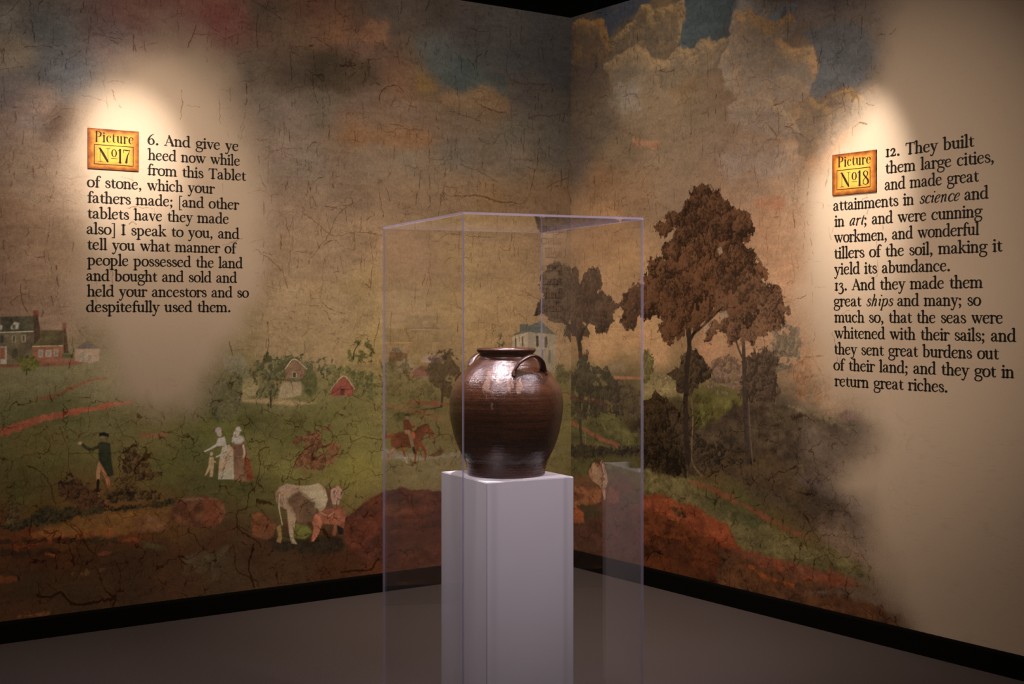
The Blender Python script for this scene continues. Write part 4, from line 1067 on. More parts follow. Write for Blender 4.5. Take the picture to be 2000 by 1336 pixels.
right.patch([(1.624, 2.953), (1.756, 3.012), (1.786, 2.991), (1.716, 2.944), (1.644, 2.927)], (.3284, .4573, .6416), soft=.02, rough=.02, alpha=.7)
right.cloud([(.025, 3.214), (.113, 3.224), (.186, 3.186), (.243, 3.198), (.306, 3.182), (.337, 3.115), (.358, 3.032), (.327, 2.958), (.171, 2.938), (-0.005, 2.955)], (.1596, .1234, .1018), (.3822, .2416, .1114), .10)
right.cloud([(.355, 3.024), (.451, 3.073), (.558, 3.120), (.637, 3.195), (.689, 3.191), (.753, 3.144), (.841, 3.144), (.915, 3.165), (.978, 3.153), (.990, 3.084), (.966, 3.015), (.930, 2.938), (.841, 2.903), (.715, 2.864), (.558, 2.871), (.410, 2.910)], (.1871, .1542, .1252), (.4571, .3345, .1803), .10)
right.cloud([(.313, 2.925), (.451, 2.948), (.585, 2.987), (.663, 2.965), (.740, 2.885), (.841, 2.878), (.915, 2.916), (.964, 2.928), (1.036, 2.897), (1.106, 2.926), (1.176, 2.940), (1.233, 2.897), (1.312, 2.909), (1.363, 2.908), (1.346, 2.884), (1.290, 2.868), (1.250, 2.822), (1.199, 2.774), (1.083, 2.743), (.964, 2.711), (.791, 2.685), (.585, 2.695), (.396, 2.755)], (.2441, .2043, .1662), (.4595, .3410, .2067), .11)
right.cloud([(1.368, 3.023), (1.476, 3.026), (1.634, 2.936), (1.736, 2.948), (1.760, 2.914), (1.696, 2.835), (1.776, 2.788), (1.865, 2.779), (1.917, 2.755), (1.932, 2.679), (1.894, 2.612), (1.835, 2.539), (1.736, 2.500), (1.530, 2.510), (1.334, 2.613), (1.245, 2.768), (1.312, 2.868)], (.3464, .2943, .2601), (.6480, .4368, .2523), .12)
right.cloud([(1.816, 2.475), (1.865, 2.528), (1.896, 2.529), (1.932, 2.489), (1.989, 2.504), (2.064, 2.552), (2.119, 2.554), (2.164, 2.509), (2.209, 2.517), (2.262, 2.521), (2.306, 2.497), (2.297, 2.387), (2.209, 2.370), (2.073, 2.350), (2.027, 2.283), (1.932, 2.220), (1.816, 2.267), (1.776, 2.375)], (.2435, .1896, .1571), (.4307, .3060, .1781), .09)
right.cloud([(1.312, 2.553), (1.422, 2.578), (1.582, 2.565), (1.634, 2.543), (1.756, 2.475), (1.796, 2.373), (1.716, 2.352), (1.476, 2.409), (1.334, 2.471)], (.2789, .2307, .2044), (.4118, .3229, .2486), .10)
right.patch([(.243, 3.193), (.274, 3.193), (.308, 3.180), (.319, 3.140), (.285, 3.141), (.250, 3.165)], (.3495, .1762, .0597), soft=.012, rough=.015, alpha=.8)
right.patch([(.451, 2.782), (.611, 2.760), (.637, 2.620), (.491, 2.621), (.383, 2.713)], (.3256, .3128, .3043), soft=.05, rough=.04, alpha=.6)
right.patch([(1.199, 2.343), (1.716, 2.307), (1.756, 2.184), (1.312, 2.190)], (.3091, .2745, .2781), soft=.06, rough=.05, alpha=.5)
right.patch([(.571, 2.470), (.791, 2.434), (.791, 2.401), (.598, 2.420)], (.3811, .2237, .1500), soft=.012, rough=.02, scale=12, alpha=.7)
right.patch([(1.498, 2.067), (1.603, 2.068), (1.726, 2.044), (1.675, 2.017), (1.530, 2.027)], (.4403, .2275, .1551), soft=.02, rough=.02, scale=12, alpha=.8)
right.patch([(.383, 2.197), (.740, 2.179), (.791, 2.125), (.451, 2.140)], (.3473, .2330, .1588), soft=.04, rough=.04, alpha=.5)
# far meadow and low skyline
right.line([(.067, 1.582), (.345, 1.132), (.549, 1.131), (.647, 1.138)], [.0029, .0116, .0145, .0116], (.5225, .2519, .1692), alpha=0)
right.patch([(.345, 1.139), (.647, 1.144), (.647, 1.131), (.345, 1.123)], (.5721, .2792, .1905), soft=.006)
right.patch([(.657, 1.113), (.912, 1.130), (1.002, 1.054), (.657, 1.036)], (.3817, .3228, .1735), soft=.015, rough=.015, tex=.3)
right.leaves([(.651, 1.278), (.696, 1.304), (.734, 1.242), (.724, 1.116), (.657, 1.113)], (.1241, .1099, .0508), (.2678, .2332, .1090), clump=.03)
right.leaves([(.724, 1.179), (.819, 1.207), (.893, 1.160), (.875, 1.110), (.724, 1.109)], (.2457, .1980, .1203), (.4230, .3383, .1998), clump=.03, gaps=.3)
right.patch([(.356, 1.205), (.489, 1.216), (.499, 1.171), (.356, 1.159)], (.4711, .3558, .2811), soft=.01, alpha=.6)
right.patch([(1.109, 1.066), (1.413, 1.064), (1.426, .861), (1.100, .860)], (.1948, .1909, .0669), soft=.01, tex=.35, other=(.1608, .1448, .0552))
right.patch([(1.247, .924), (1.413, .924), (1.426, .861), (1.247, .859)], (.3820, .2176, .0625), soft=.02, alpha=.7)
right.leaves([(1.074, 1.046), (1.178, 1.075), (1.213, .934), (1.126, .868), (1.056, .923)], (.0620, .0620, .0265), (.1481, .1398, .0511), clump=.035, gaps=.2)
# hill on the right
right.patch([(1.413, 1.046), (1.666, 1.068), (1.787, 1.037), (1.904, 1.011), (2.004, .995), (2.119, .952), (2.288, .901), (2.288, .766), (2.182, .681), (2.101, .566), (1.817, .553), (1.510, .631), (1.281, .701), (1.002, .626), (.657, .591), (.657, .795), (1.002, .832)], (.0826, .0616, .0479), soft=.02, rough=.025, tex=.35, other=(.1264, .0974, .0678))
right.patch([(1.875, .989), (2.119, .952), (2.314, .914), (2.314, .768), (2.169, .659), (1.961, .657), (1.817, .808)], (.2219, .1760, .1489), soft=.10, rough=.04, scale=9, alpha=.75, tex=.2)
right.patch([(1.281, .773), (1.604, .812), (1.817, .719), (1.817, .575), (1.604, .618), (1.281, .701)], (.1349, .0920, .0514), soft=.05, rough=.03, alpha=.6, tex=.35)
right.line([(1.742, 1.047), (1.904, 1.013), (2.004, .995), (2.101, .961)], [.0097, .0121, .0121, .0073], (.3124, .2632, .1610), rough=.01, soft=.008, alpha=.7)
# bushes under the trees
right.leaves([(1.651, 1.438), (1.712, 1.459), (1.794, 1.428), (1.824, 1.362), (1.817, 1.273), (1.742, 1.221), (1.666, 1.207), (1.620, 1.302)], (.1006, .0931, .0746), (.2481, .2365, .1877), clump=.04, alpha=.8, gaps=.25, soft=.008)
right.leaves([(1.772, 1.250), (1.846, 1.274), (1.911, 1.205), (2.011, 1.149), (1.969, 1.087), (1.846, 1.062), (1.750, 1.126)], (.2391, .1238, .0774), (.4633, .2644, .1513), clump=.05, alpha=.65, gaps=.3, soft=.012)
right.leaves([(1.213, 1.250), (1.347, 1.281), (1.421, 1.239), (1.421, 1.111), (1.281, 1.057), (1.178, 1.099), (1.161, 1.182)], (.1459, .0973, .0810), (.3675, .2630, .2260), clump=.04, alpha=.85, gaps=.2)
right.leaves([(1.438, 1.262), (1.542, 1.329), (1.658, 1.314), (1.674, 1.134), (1.689, 1.061), (1.510, 1.023), (1.413, 1.075)], (.0593, .0430, .0346), (.1604, .1122, .0851), clump=.05)
right.leaves([(.866, 1.171), (.948, 1.211), (.984, 1.292), (1.091, 1.295), (1.165, 1.231), (1.199, 1.184), (1.126, 1.127), (1.091, 1.089), (1.002, 1.060), (.912, 1.087), (.921, 1.136)], (.0372, .0284, .0224), (.1265, .0883, .0565), clump=.035, rough=.014)
right.leaves([(.651, 1.011), (.753, 1.060), (.856, 1.034), (.948, .965), (1.006, .859), (1.006, .627), (.651, .591)], (.0209, .0162, .0125), (.0913, .0621, .0342), clump=.05)
right.leaves([(.875, .924), (1.002, .993), (1.091, .877), (1.178, .824), (1.413, .831), (1.510, .758), (1.038, .642)], (.0333, .0285, .0214), (.1135, .0815, .0552), clump=.045, gaps=.2)
# big tree
right.line([(1.024, 1.421), (1.028, 1.312), (1.011, 1.214), (.999, 1.042), (1.006, .859), (1.017, .713)], [.0408, .0353, .0353, .0353, .0381, .0462], (.0499, .0367, .0305), rough=.004)
right.line([(1.047, 1.044), (1.056, .923), (1.047, .801), (1.056, .704), (1.126, .645)], [.0081, .0081, .0108, .0108, .0081], (.2666, .1901, .1323), alpha=.8)
right.line([(1.429, 1.367), (1.433, 1.227), (1.438, 1.065), (1.449, .891), (1.459, .753)], [.0233, .0258, .0258, .0284, .0310], (.0807, .0620, .0556), rough=.003)
right.line([(1.377, 1.360), (1.400, 1.308), (1.429, 1.262)], [.0130, .0130], (.0983, .0712, .0592))
right.line([(1.465, 1.066), (1.478, .894), (1.494, .745)], [.0077, .0077], (.2293, .1773, .1528), alpha=.6)
right.line([(1.038, 1.361), (1.126, 1.458), (1.247, 1.512), (1.297, 1.530)], [.0213, .0160, .0107], (.0393, .0287, .0237))
right.leaves([(1.178, 2.172), (1.247, 2.131), (1.306, 2.085), (1.380, 2.039), (1.438, 2.012), (1.497, 1.962), (1.505, 1.927), (1.481, 1.876), (1.421, 1.844), (1.347, 1.835), (1.247, 1.851), (1.144, 1.795), (1.002, 1.751), (.912, 1.779), (.819, 1.788), (.800, 1.857), (.856, 1.880), (.902, 1.903), (.915, 1.949), (.860, 1.915), (.804, 1.912), (.747, 1.941), (.747, 1.973), (.819, 2.004), (.860, 2.041), (.975, 2.047), (.997, 2.082), (1.020, 2.105), (1.026, 2.151), (1.091, 2.160)], (.0309, .0175, .0124), (.1375, .0721, .0429), clump=.075, rough=.017)
right.leaves([(.696, 1.786), (.724, 1.810), (.804, 1.801), (.893, 1.779), (1.038, 1.775), (1.213, 1.805), (1.281, 1.832), (1.413, 1.842), (1.497, 1.812), (1.521, 1.765), (1.584, 1.740), (1.589, 1.694), (1.545, 1.653), (1.446, 1.646), (1.347, 1.577), (1.247, 1.530), (1.178, 1.459), (1.074, 1.410), (1.002, 1.406), (.952, 1.357), (.879, 1.337), (.815, 1.361), (.770, 1.406), (.804, 1.457), (.755, 1.482), (.724, 1.448), (.667, 1.454), (.628, 1.479), (.559, 1.415), (.509, 1.414), (.454, 1.449), (.489, 1.501), (.462, 1.546), (.485, 1.611), (.559, 1.655), (.657, 1.660), (.653, 1.698), (.705, 1.735)], (.0332, .0194, .0134), (.1749, .0904, .0526), clump=.08, rough=.018)
right.leaves([(1.331, 1.671), (1.429, 1.716), (1.542, 1.667), (1.623, 1.648), (1.692, 1.613), (1.715, 1.562), (1.739, 1.506), (1.715, 1.459), (1.654, 1.413), (1.604, 1.390), (1.510, 1.354), (1.413, 1.353), (1.334, 1.345), (1.297, 1.386), (1.247, 1.409), (1.196, 1.355), (1.149, 1.360), (1.170, 1.411), (1.213, 1.445), (1.284, 1.480), (1.331, 1.530), (1.281, 1.578)], (.0508, .0307, .0222), (.2082, .1200, .0785), clump=.08, rough=.018)
right.leaves([(.819, 1.869), (1.038, 1.896), (1.281, 1.874), (1.446, 1.843), (1.494, 1.783), (1.413, 1.670), (1.314, 1.577), (1.144, 1.627), (.875, 1.705)], (.0344, .0201, .0136), (.1743, .0890, .0521), clump=.075)
right.leaves([(1.247, 1.732), (1.413, 1.681), (1.542, 1.667), (1.510, 1.529), (1.347, 1.483), (1.213, 1.530)], (.0491, .0297, .0214), (.1935, .1041, .0652), clump=.075, alpha=.9)
right.patch([(1.238, 1.834), (1.272, 1.844), (1.281, 1.808), (1.255, 1.794)], (.3696, .2842, .2323), soft=.006, rough=.008, alpha=.8)
right.patch([(1.255, 1.495), (1.306, 1.509), (1.314, 1.483), (1.272, 1.469)], (.4141, .3198, .2483), soft=.006, rough=.008, alpha=.9)
right.patch([(1.126, 1.434), (1.178, 1.444), (1.187, 1.423), (1.144, 1.386)], (.4540, .3410, .2625), soft=.006, rough=.008, alpha=.7)
right.line([(1.187, 1.578), (1.184, 1.507)], [.0053, .0053], (.0126, .0093, .0091))
right.line([(1.281, 1.530), (1.178, 1.459), (1.056, 1.385)], [.0080, .0133, .0160], (.0231, .0173, .0158), alpha=.8)
# darker tree by the corner and the undergrowth below it
right.leaves([(.000, 1.776), (.074, 1.744), (.093, 1.683), (.123, 1.743), (.153, 1.766), (.219, 1.770), (.280, 1.739), (.311, 1.709), (.296, 1.665), (.269, 1.621), (.339, 1.613), (.408, 1.568), (.442, 1.545), (.419, 1.516), (.396, 1.487), (.408, 1.451), (.339, 1.384), (.266, 1.382), (.231, 1.420), (.171, 1.442), (.125, 1.442), (.174, 1.382), (.162, 1.360), (.111, 1.344), (.013, 1.357), (-0.025, 1.404), (-0.025, 1.670)], (.0499, .0353, .0279), (.1618, .1034, .0737), clump=.06, rough=.016)
right.line([(.013, 1.442), (.050, 1.397), (.074, 1.345), (.093, 1.255), (.093, 1.142), (.087, .991), (.074, .840)], [.0271, .0332, .0392, .0392, .0362, .0332, .0301], (.0553, .0453, .0387), rough=.004)
right.line([(.171, 1.443), (.123, 1.398), (.087, 1.345)], [.0120, .0180, .0270], (.0497, .0405, .0345))
right.leaves([(-0.009, 1.113), (.040, 1.175), (.088, 1.221), (.148, 1.274), (.160, 1.216), (.231, 1.181), (.312, 1.169), (.369, 1.179), (.403, 1.129), (.482, 1.104), (.515, 1.034), (.482, .961), (.392, .920), (.277, .906), (.160, .869), (-0.009, .873)], (.0535, .0473, .0376), (.1415, .1147, .0852), clump=.05, gaps=.08)
right.leaves([(.392, 1.071), (.537, 1.092), (.629, 1.047), (.629, .830), (.537, .894), (.437, .923)], (.0668, .0605, .0448), (.1862, .1576, .1068), clump=.05, gaps=.3)
right.patch([(-0.009, .873), (.160, .869), (.392, .913), (.504, .849), (.629, .823), (.629, .739), (.392, .740), (.160, .736), (-0.009, .745)], (.1462, .1432, .0663), soft=.02, rough=.02, tex=.35, other=(.2379, .2346, .0990))
right.line([(-0.096, .852), (-0.009, .849), (.076, .834), (.195, .798), (.335, .765), (.437, .748)], [.0239, .0239, .0239, .0239, .0239, .0209], (.4858, .1756, .1198), rough=.006, soft=.005, alpha=.85)
right.line([(.088, .864), (.094, .790), (.100, .709)], [.0271, .0241, .0241], (.0802, .0716, .0542))
right.line([(.136, .823), (.142, .690)], [.0060, .0060], (.3807, .3322, .2101))
right.leaves([(-0.016, .700), (.112, .732), (.231, .727), (.277, .738), (.437, .722), (.629, .767), (.629, .704), (.504, .685), (.277, .662), (-0.016, .632)], (.0327, .0305, .0256), (.1115, .0920, .0623), clump=.04)
right.patch([(-0.016, .636), (.629, .697), (.629, .626), (-0.016, .534)], (.1698, .1673, .0724), soft=.015, rough=.02, tex=.3)
# calf and goat beside the corner
right.patch([(.031, .474), (.105, .482), (.171, .459), (.255, .490), (.296, .473), (.278, .412), (.219, .386), (.031, .368)], (.5626, .2526, .1309), soft=.008, rough=.01, tex=.25)
right.patch([(.031, .444), (.135, .440), (.123, .409), (.031, .383)], (.2903, .1222, .0733), soft=.006)
right.patch([(.171, .578), (.207, .626), (.278, .654), (.307, .650), (.336, .580), (.346, .537), (.325, .490), (.325, .432), (.311, .427), (.296, .473), (.266, .506), (.207, .522), (.177, .549)], (.8000, .5514, .4012), tex=.2, other=(.6393, .3501, .2479))
right.line([(.296, .635), (.313, .563), (.307, .503)], [.0088, .0088, .0059], (.8000, .8000, .7641))
right.patch([(.231, .636), (.255, .654), (.290, .655), (.266, .624)], (.1149, .0761, .0573))
right.patch([(.360, .509), (.440, .488), (.451, .432), (.394, .411), (.336, .418)], (.4431, .1707, .1174), soft=.012, alpha=.7)
right.patch([(.451, .504), (.628, .509), (.628, .438), (.462, .419)], (.1427, .1456, .0949), soft=.02, rough=.02, alpha=.6)
right.patch([(.031, .364), (.123, .334), (.129, .267), (.031, .262)], (.7013, .2428, .1181), soft=.006, rough=.006)
right.patch([(.087, .375), (.266, .388), (.266, .322), (.147, .292)], (.1086, .1070, .0594), soft=.02, rough=.02, alpha=.8)
right.patch([(.031, .247), (.628, .424), (.628, .126), (.031, .103)], (.2257, .1150, .0895), soft=.03, rough=.02, tex=.25, other=(.1560, .0717, .0553), alpha=.8)
# banks of clay and turf on the right
right.patch([(.650, .625), (.757, .628), (.903, .608), (1.024, .607), (1.122, .576), (1.237, .549), (1.331, .507), (1.458, .484), (1.685, .424), (1.778, .399), (1.932, .384), (2.104, .367), (2.238, .329), (2.238, .282), (2.011, .281), (1.802, .279), (1.599, .279), (1.422, .291), (1.368, .329), (1.312, .413), (1.180, .449), (1.024, .484), (.841, .504), (.650, .504)], (.2712, .2410, .1121), soft=.016, rough=.02, tex=.35, other=(.1917, .1695, .0854))
right.patch([(1.132, .571), (1.237, .549), (1.386, .514), (1.512, .477), (1.582, .461), (1.512, .420), (1.386, .436), (1.256, .485), (1.170, .515)], (.1008, .1075, .0572), soft=.03, rough=.025, tex=.4, alpha=.8)
right.line([(1.034, .608), (1.132, .591), (1.275, .563), (1.386, .540), (1.512, .503), (1.668, .459), (1.778, .436), (1.868, .424)], [.0129, .0206, .0206, .0206, .0206, .0180, .0129, .0052], (.3511, .1239, .0739), rough=.014, soft=.008, alpha=.8)
right.patch([(.650, .501), (.841, .498), (1.024, .481), (1.180, .446), (1.312, .413), (1.372, .326), (1.331, .311), (1.218, .328), (1.043, .358), (.841, .400), (.650, .398)], (.4338, .1264, .0617), soft=.012, rough=.016, tex=.3, other=(.2886, .0863, .0462))
right.leaves([(.861, .451), (.903, .467), (.943, .454), (.994, .467), (.994, .419), (.923, .397)], (.0800, .0482, .0281), (.1910, .0987, .0479), clump=.03)
right.patch([(.650, .391), (.841, .387), (1.043, .351), (1.237, .324), (1.368, .296), (1.386, .240), (1.331, .160), (1.141, .136), (.841, .172), (.650, .150)], (.1175, .0430, .0225), soft=.02, rough=.02, tex=.4, other=(.2007, .0653, .0309))
right.patch([(1.312, .321), (1.422, .304), (1.599, .292), (1.802, .279), (2.011, .275), (2.209, .242), (2.050, .221), (1.802, .217), (1.565, .210), (1.386, .234)], (.4274, .1304, .0727), soft=.02, rough=.02, tex=.35, other=(.2737, .1117, .0727))
right.line([(.661, .286), (.841, .290), (.994, .304)], [.0111, .0111, .0083], (.2896, .0836, .0350), rough=.015, alpha=.6)
right.line([(.682, .134), (.736, .191), (.820, .189)], [.0084, .0084], (.0297, .0168, .0145))
right.patch([(1.237, .281), (1.349, .274), (1.565, .245), (1.868, .218), (2.149, .179), (2.453, .150), (2.453, .082), (2.149, .065), (1.769, .053), (1.237, .083)], (.1323, .0674, .0427), soft=.02, rough=.02, tex=.4, other=(.2049, .0941, .0489))
right.line([(1.868, .159), (2.058, .192), (2.239, .187), (2.411, .177)], [.0095, .0118, .0095, .0071], (.2579, .2114, .2021), rough=.014, soft=.012, alpha=.45)
right.line([(1.480, .224), (1.565, .191), (1.769, .179)], [.0152, .0127, .0076], (.5609, .1513, .0515), rough=.014, soft=.006, alpha=.7)
# river mist at the right edge
right.line([(1.829, .692), (1.964, .662), (2.058, .647), (2.149, .626)], [.0289, .0386, .0434, .0193], (.1729, .1380, .1390), soft=.03, rough=.02, alpha=.6)
right.patch([(2.131, .631), (2.203, .660), (2.274, .671), (2.326, .653), (2.317, .596), (2.203, .568), (2.131, .588)], (.2936, .2376, .2297), soft=.05, rough=.02, alpha=.7)
right.patch([(1.926, .519), (2.058, .507), (2.194, .440), (2.291, .357), (2.221, .318), (2.076, .381), (1.945, .449)], (.4252, .3113, .2545), soft=.05, rough=.03, alpha=.6)
right.patch([(2.104, .520), (2.203, .526), (2.247, .448), (2.239, .391), (2.149, .448)], (.2583, .2084, .2210), soft=.05, rough=.03, alpha=.5)
right.patch([(2.046, 1.020), (2.096, 1.050), (2.164, 1.031), (2.179, 1.008), (2.058, 1.000)], (.2545, .1763, .1637), soft=.004)
right.patch([(2.275, 1.078), (2.474, 1.095), (2.474, 1.027), (2.275, 1.014)], (.3530, .2836, .2651), soft=.02, alpha=.5)
right_fade = [(2.340, 3.092), (2.291, 2.615), (2.209, 2.440), (2.058, 2.268), (1.868, 2.066), (1.809, 1.725), (1.884, 1.429), (2.011, 1.141), (2.209, 1.069), (2.274, .944), (2.179, .808), (2.088, .692), (2.209, .623), (2.238, .475), (2.340, .327), (2.453, .187), (2.522, -0.048), (2.576, -0.482), (4.635, -1.018), (4.635, 3.895), (2.383, 3.586)]
fade = smooth01(0.5 - (Mural.sdf(right.AA, right.ZZ, right_fade) + 0.05 * vnoise(right.AA * 4, right.ZZ * 4, 142, 4)) / 0.26)
right.weather(0.26, fade)
right.put((slice(None), slice(None)), fade * 1.0, CREAM)
land = smooth01(0.5 + (1.05 - right.ZZ + 0.06 * vnoise(right.AA * 5, right.ZZ * 5, 77, 3)) / 0.14)
old = 1 - 0.88 * smooth01(fade * 1.3)
right.sky_cracks(560, (0.0, 2.3), (1.35, WALL_H), 87, old * (1 - land))
right.network(old * (1 - land), 0.30, 0.0034, 0.55, 287, -0.26)
right.network(old * (1 - land), 0.075, 0.0022, 0.42, 387, -0.06)
right.fissure([(1.002, 2.082), (.993, 1.984)], depth=.7)
right.fissure([(1.178, 1.866), (1.196, 1.794), (1.161, 1.759)], depth=.7)
right.fissure([(1.247, 1.816), (1.281, 1.838), (1.364, 1.858)], depth=.5)
right.fissure([(.966, 1.531), (1.074, 1.579), (1.213, 1.590)], depth=.6)
right.fissure([(1.314, 1.530), (1.347, 1.524), (1.413, 1.536)], depth=.7)
right.fissure([(1.413, 2.013), (1.331, 1.954), (1.281, 1.945)], depth=.5)
right.fissure([(.774, 2.818), (.857, 2.804), (.915, 2.806)], depth=.7)
right.fissure([(.907, 2.824), (.910, 2.779)], depth=.6)
right.fissure([(1.168, 2.854), (1.168, 2.726)], depth=.6)
right.fissure([(.478, 2.715), (.532, 2.725), (.602, 2.710), (.628, 2.644)], depth=.6)
right.fissure([(1.297, 2.560), (1.305, 2.433)], depth=.6, broken=.1)
right.fissure([(.424, 2.496), (.433, 2.454)], depth=.7)
right.fissure([(1.130, 2.452), (1.127, 2.345)], depth=.6, broken=.1)
right.fissure([(.000, 2.201), (.013, 2.132)], depth=.6)
right.fissure([(.290, 2.166), (.278, 2.063)], depth=.5, broken=.1)
right.fissure([(.736, 1.938), (.746, 1.993), (.830, 2.016), (.882, 2.017)], depth=.5)
right.fissure([(.135, 1.855), (.135, 1.795)], depth=.7)
right.fissure([(1.180, 1.963), (1.151, 1.891), (1.156, 1.850), (1.199, 1.802), (1.146, 1.744), (1.146, 1.690)], depth=.75, width=.005)
right.fissure([(.984, 1.844), (.989, 1.789)], depth=.6)
right.network(old * land, 0.105, 0.0038, 0.85, 487, 0.26)
right.network(old * land, 0.058, 0.0026, 0.60, 587, 0.04)
right.fissure([(1.141, .645), (1.189, .670), (1.256, .687)], depth=.7)
right.fissure([(1.538, .781), (1.529, .742), (1.538, .698), (1.485, .635)], depth=.6)
right.fissure([(1.256, .769), (1.331, .802), (1.377, .786)], depth=.5)
right.fissure([(.650, .143), (.704, .179), (.725, .218)], depth=.7, width=.006)
right.fissure([(1.916, .467), (1.868, .450), (1.839, .427), (1.853, .370)], depth=.7, width=.005)
right.fissure([(1.868, .490), (1.935, .546), (1.964, .568), (2.048, .571)], depth=.5)
right.fissure([(1.809, .356), (1.799, .288), (1.749, .258)], depth=.6)
right.fissure([(1.658, .274), (1.668, .230), (1.709, .207)], depth=.6)
right.fissure([(1.338, .202), (1.327, .106)], depth=.7)
right.fissure([(1.510, 1.011), (1.542, .910), (1.494, .837)], depth=.5)
right.fissure([(1.772, 1.172), (1.779, 1.239), (1.861, 1.286), (1.961, 1.294)], depth=.45)
right.finish((0.30, 0.15, 0.08))
wall_mesh('wall_right', right, on_right, 1 - 0.86 * fade, 5.2)

# ------------------------------------------------------------------ pedestal
PX, PY, PROT = -0.0173, 4.148, math.radians(28.3)
PEDESTAL_TOP = 1.0
M_PED = mat_pedestal()
bm = bmesh.new()
bm_box(bm, -0.1495, 0.1495, -0.1565, 0.1565, 0, PEDESTAL_TOP)
bmesh.ops.bevel(bm, geom=list(bm.edges), offset=0.0022, segments=2, affect='EDGES')
o = link('pedestal', mesh_from(bm, 'pedestal'), M_PED, loc=(PX, PY, 0))
o.rotation_euler = (0, 0, PROT)
tag(o, 'tall square white pedestal under the brown stoneware jar', 'pedestal')

# ------------------------------------------------------------------ acrylic case over the pedestal
M_CLEAR = acrylic('clear_acrylic', (0.997, 0.997, 0.998))
M_EDGE = acrylic('acrylic_cut_edge', (0.86, 0.85, 0.95), True)
case = empty('display_case', (PX, PY, 0), math.radians(23.6))
tag(case, 'tall clear acrylic display case standing over the white pedestal', 'display case')
HA, HB, HC, TH = 0.285, 0.357, 1.78, 0.006


def panel(name, x0, x1, y0, y1, z0, z1, axis):
    bm = bmesh.new()
    bm_box(bm, x0, x1, y0, y1, z0, z1)
    bm.normal_update()
    for f in bm.faces:
        f.material_index = 0 if abs(f.normal[axis]) > 0.5 else 1
    link(name, mesh_from(bm, name), [M_CLEAR, M_EDGE], case)


g = 0.0004
panel('side_panel', -HA, HA, -HB, -HB + TH, 0, HC - TH - g, 1)
panel('side_panel', -HA, HA, HB - TH, HB, 0, HC - TH - g, 1)
panel('side_panel', -HA, -HA + TH, -HB + TH + g, HB - TH - g, 0, HC - TH - g, 0)
panel('side_panel', HA - TH, HA, -HB + TH + g, HB - TH - g, 0, HC - TH - g, 0)
panel('top_panel', -HA, HA, -HB, HB, HC - TH, HC, 2)

# ------------------------------------------------------------------ stoneware jar
def mat_glaze(kind):
    t = NT('brown_salt_glaze_' + kind)
    v = t.coord()
    sep = t.n('SeparateXYZ', None, Vector=v)
    z = sep.outputs[2]
    speck = t.noise(v, 420, 3, 0.7)
    mott = t.noise(v, 52, 5, 0.7)
    band = t.noise(t.mapped(v, (5, 5, 75)), 1.0, 4, 0.6)
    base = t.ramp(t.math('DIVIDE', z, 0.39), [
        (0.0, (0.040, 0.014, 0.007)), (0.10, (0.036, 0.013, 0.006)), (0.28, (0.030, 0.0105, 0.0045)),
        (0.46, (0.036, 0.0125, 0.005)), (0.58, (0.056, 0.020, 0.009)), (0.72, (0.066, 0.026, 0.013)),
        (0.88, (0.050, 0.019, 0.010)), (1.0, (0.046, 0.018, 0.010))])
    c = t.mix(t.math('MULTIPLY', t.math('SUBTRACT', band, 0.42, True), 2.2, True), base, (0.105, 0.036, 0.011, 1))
    c = t.mix(t.math('MULTIPLY', t.math('SUBTRACT', mott, 0.40, True), 1.6, True), c, (0.020, 0.0075, 0.004, 1))
    c = t.mix(t.math('MULTIPLY', t.math('SUBTRACT', speck, 0.57, True), 5.0, True), c, (0.19, 0.10, 0.055, 1))
    if kind == 'body':
        # pale ash-glaze runs that start under the neck and stop on the shoulder
        ang = t.math('ARCTAN2', sep.outputs[0], t.math('MULTIPLY', sep.outputs[1], -1.0))
        wob = t.noise(t.mapped(v, (55, 55, 40)), 1.0, 4, 0.7)
        wob2 = t.noise(t.mapped(v, (140, 140, 60)), 1.0, 3, 0.7)
        ang = t.math('ADD', ang, t.math('MULTIPLY', t.math('SUBTRACT', wob, 0.5), 0.16))
        zz = t.math('ADD', z, t.math('MULTIPLY', t.math('SUBTRACT', wob2, 0.5), 0.030))
        runs = None
        for az, wd, z1, z0 in ((-0.40, 0.055, 0.334, 0.268), (-0.33, 0.03, 0.33, 0.262), (-0.17, 0.05, 0.345, 0.285), (0.06, 0.035, 0.318, 0.262),
                               (0.12, 0.025, 0.33, 0.275), (0.24, 0.045, 0.30, 0.258), (0.30, 0.03, 0.315, 0.270), (-0.78, 0.025, 0.33, 0.29),
                               (-0.345, 0.014, 0.262, 0.243), (-0.235, 0.016, 0.238, 0.208), (-0.02, 0.014, 0.26, 0.247), (0.66, 0.018, 0.330, 0.318), (0.86, 0.02, 0.32, 0.30)):
            m = t.math('MULTIPLY', t.math('SUBTRACT', wd, t.math('ABSOLUTE', t.math('SUBTRACT', ang, az))), 70.0, True)
            m = t.math('MULTIPLY', m, t.math('MULTIPLY', t.math('SUBTRACT', zz, z0), 320.0, True))
            m = t.math('MULTIPLY', m, t.math('MULTIPLY', t.math('SUBTRACT', z1, zz), 90.0, True))
            runs = m if runs is None else t.math('MAXIMUM', runs, m)
        c = t.mix(t.math('MULTIPLY', runs, 0.8), c, (0.20, 0.120, 0.080, 1))
    rings = t.noise(t.mapped(v, (2, 2, 150)), 1.0, 2, 0.5)
    h = t.math('ADD', t.math('MULTIPLY', rings, 0.45), t.math('ADD', t.math('MULTIPLY', mott, 0.9), t.math('MULTIPLY', speck, 0.10)))
    return t.principled(c, t.math('ADD', 0.17, t.math('MULTIPLY', speck, 0.08)), 0.6, t.bump(h, 0.55, 0.0042))


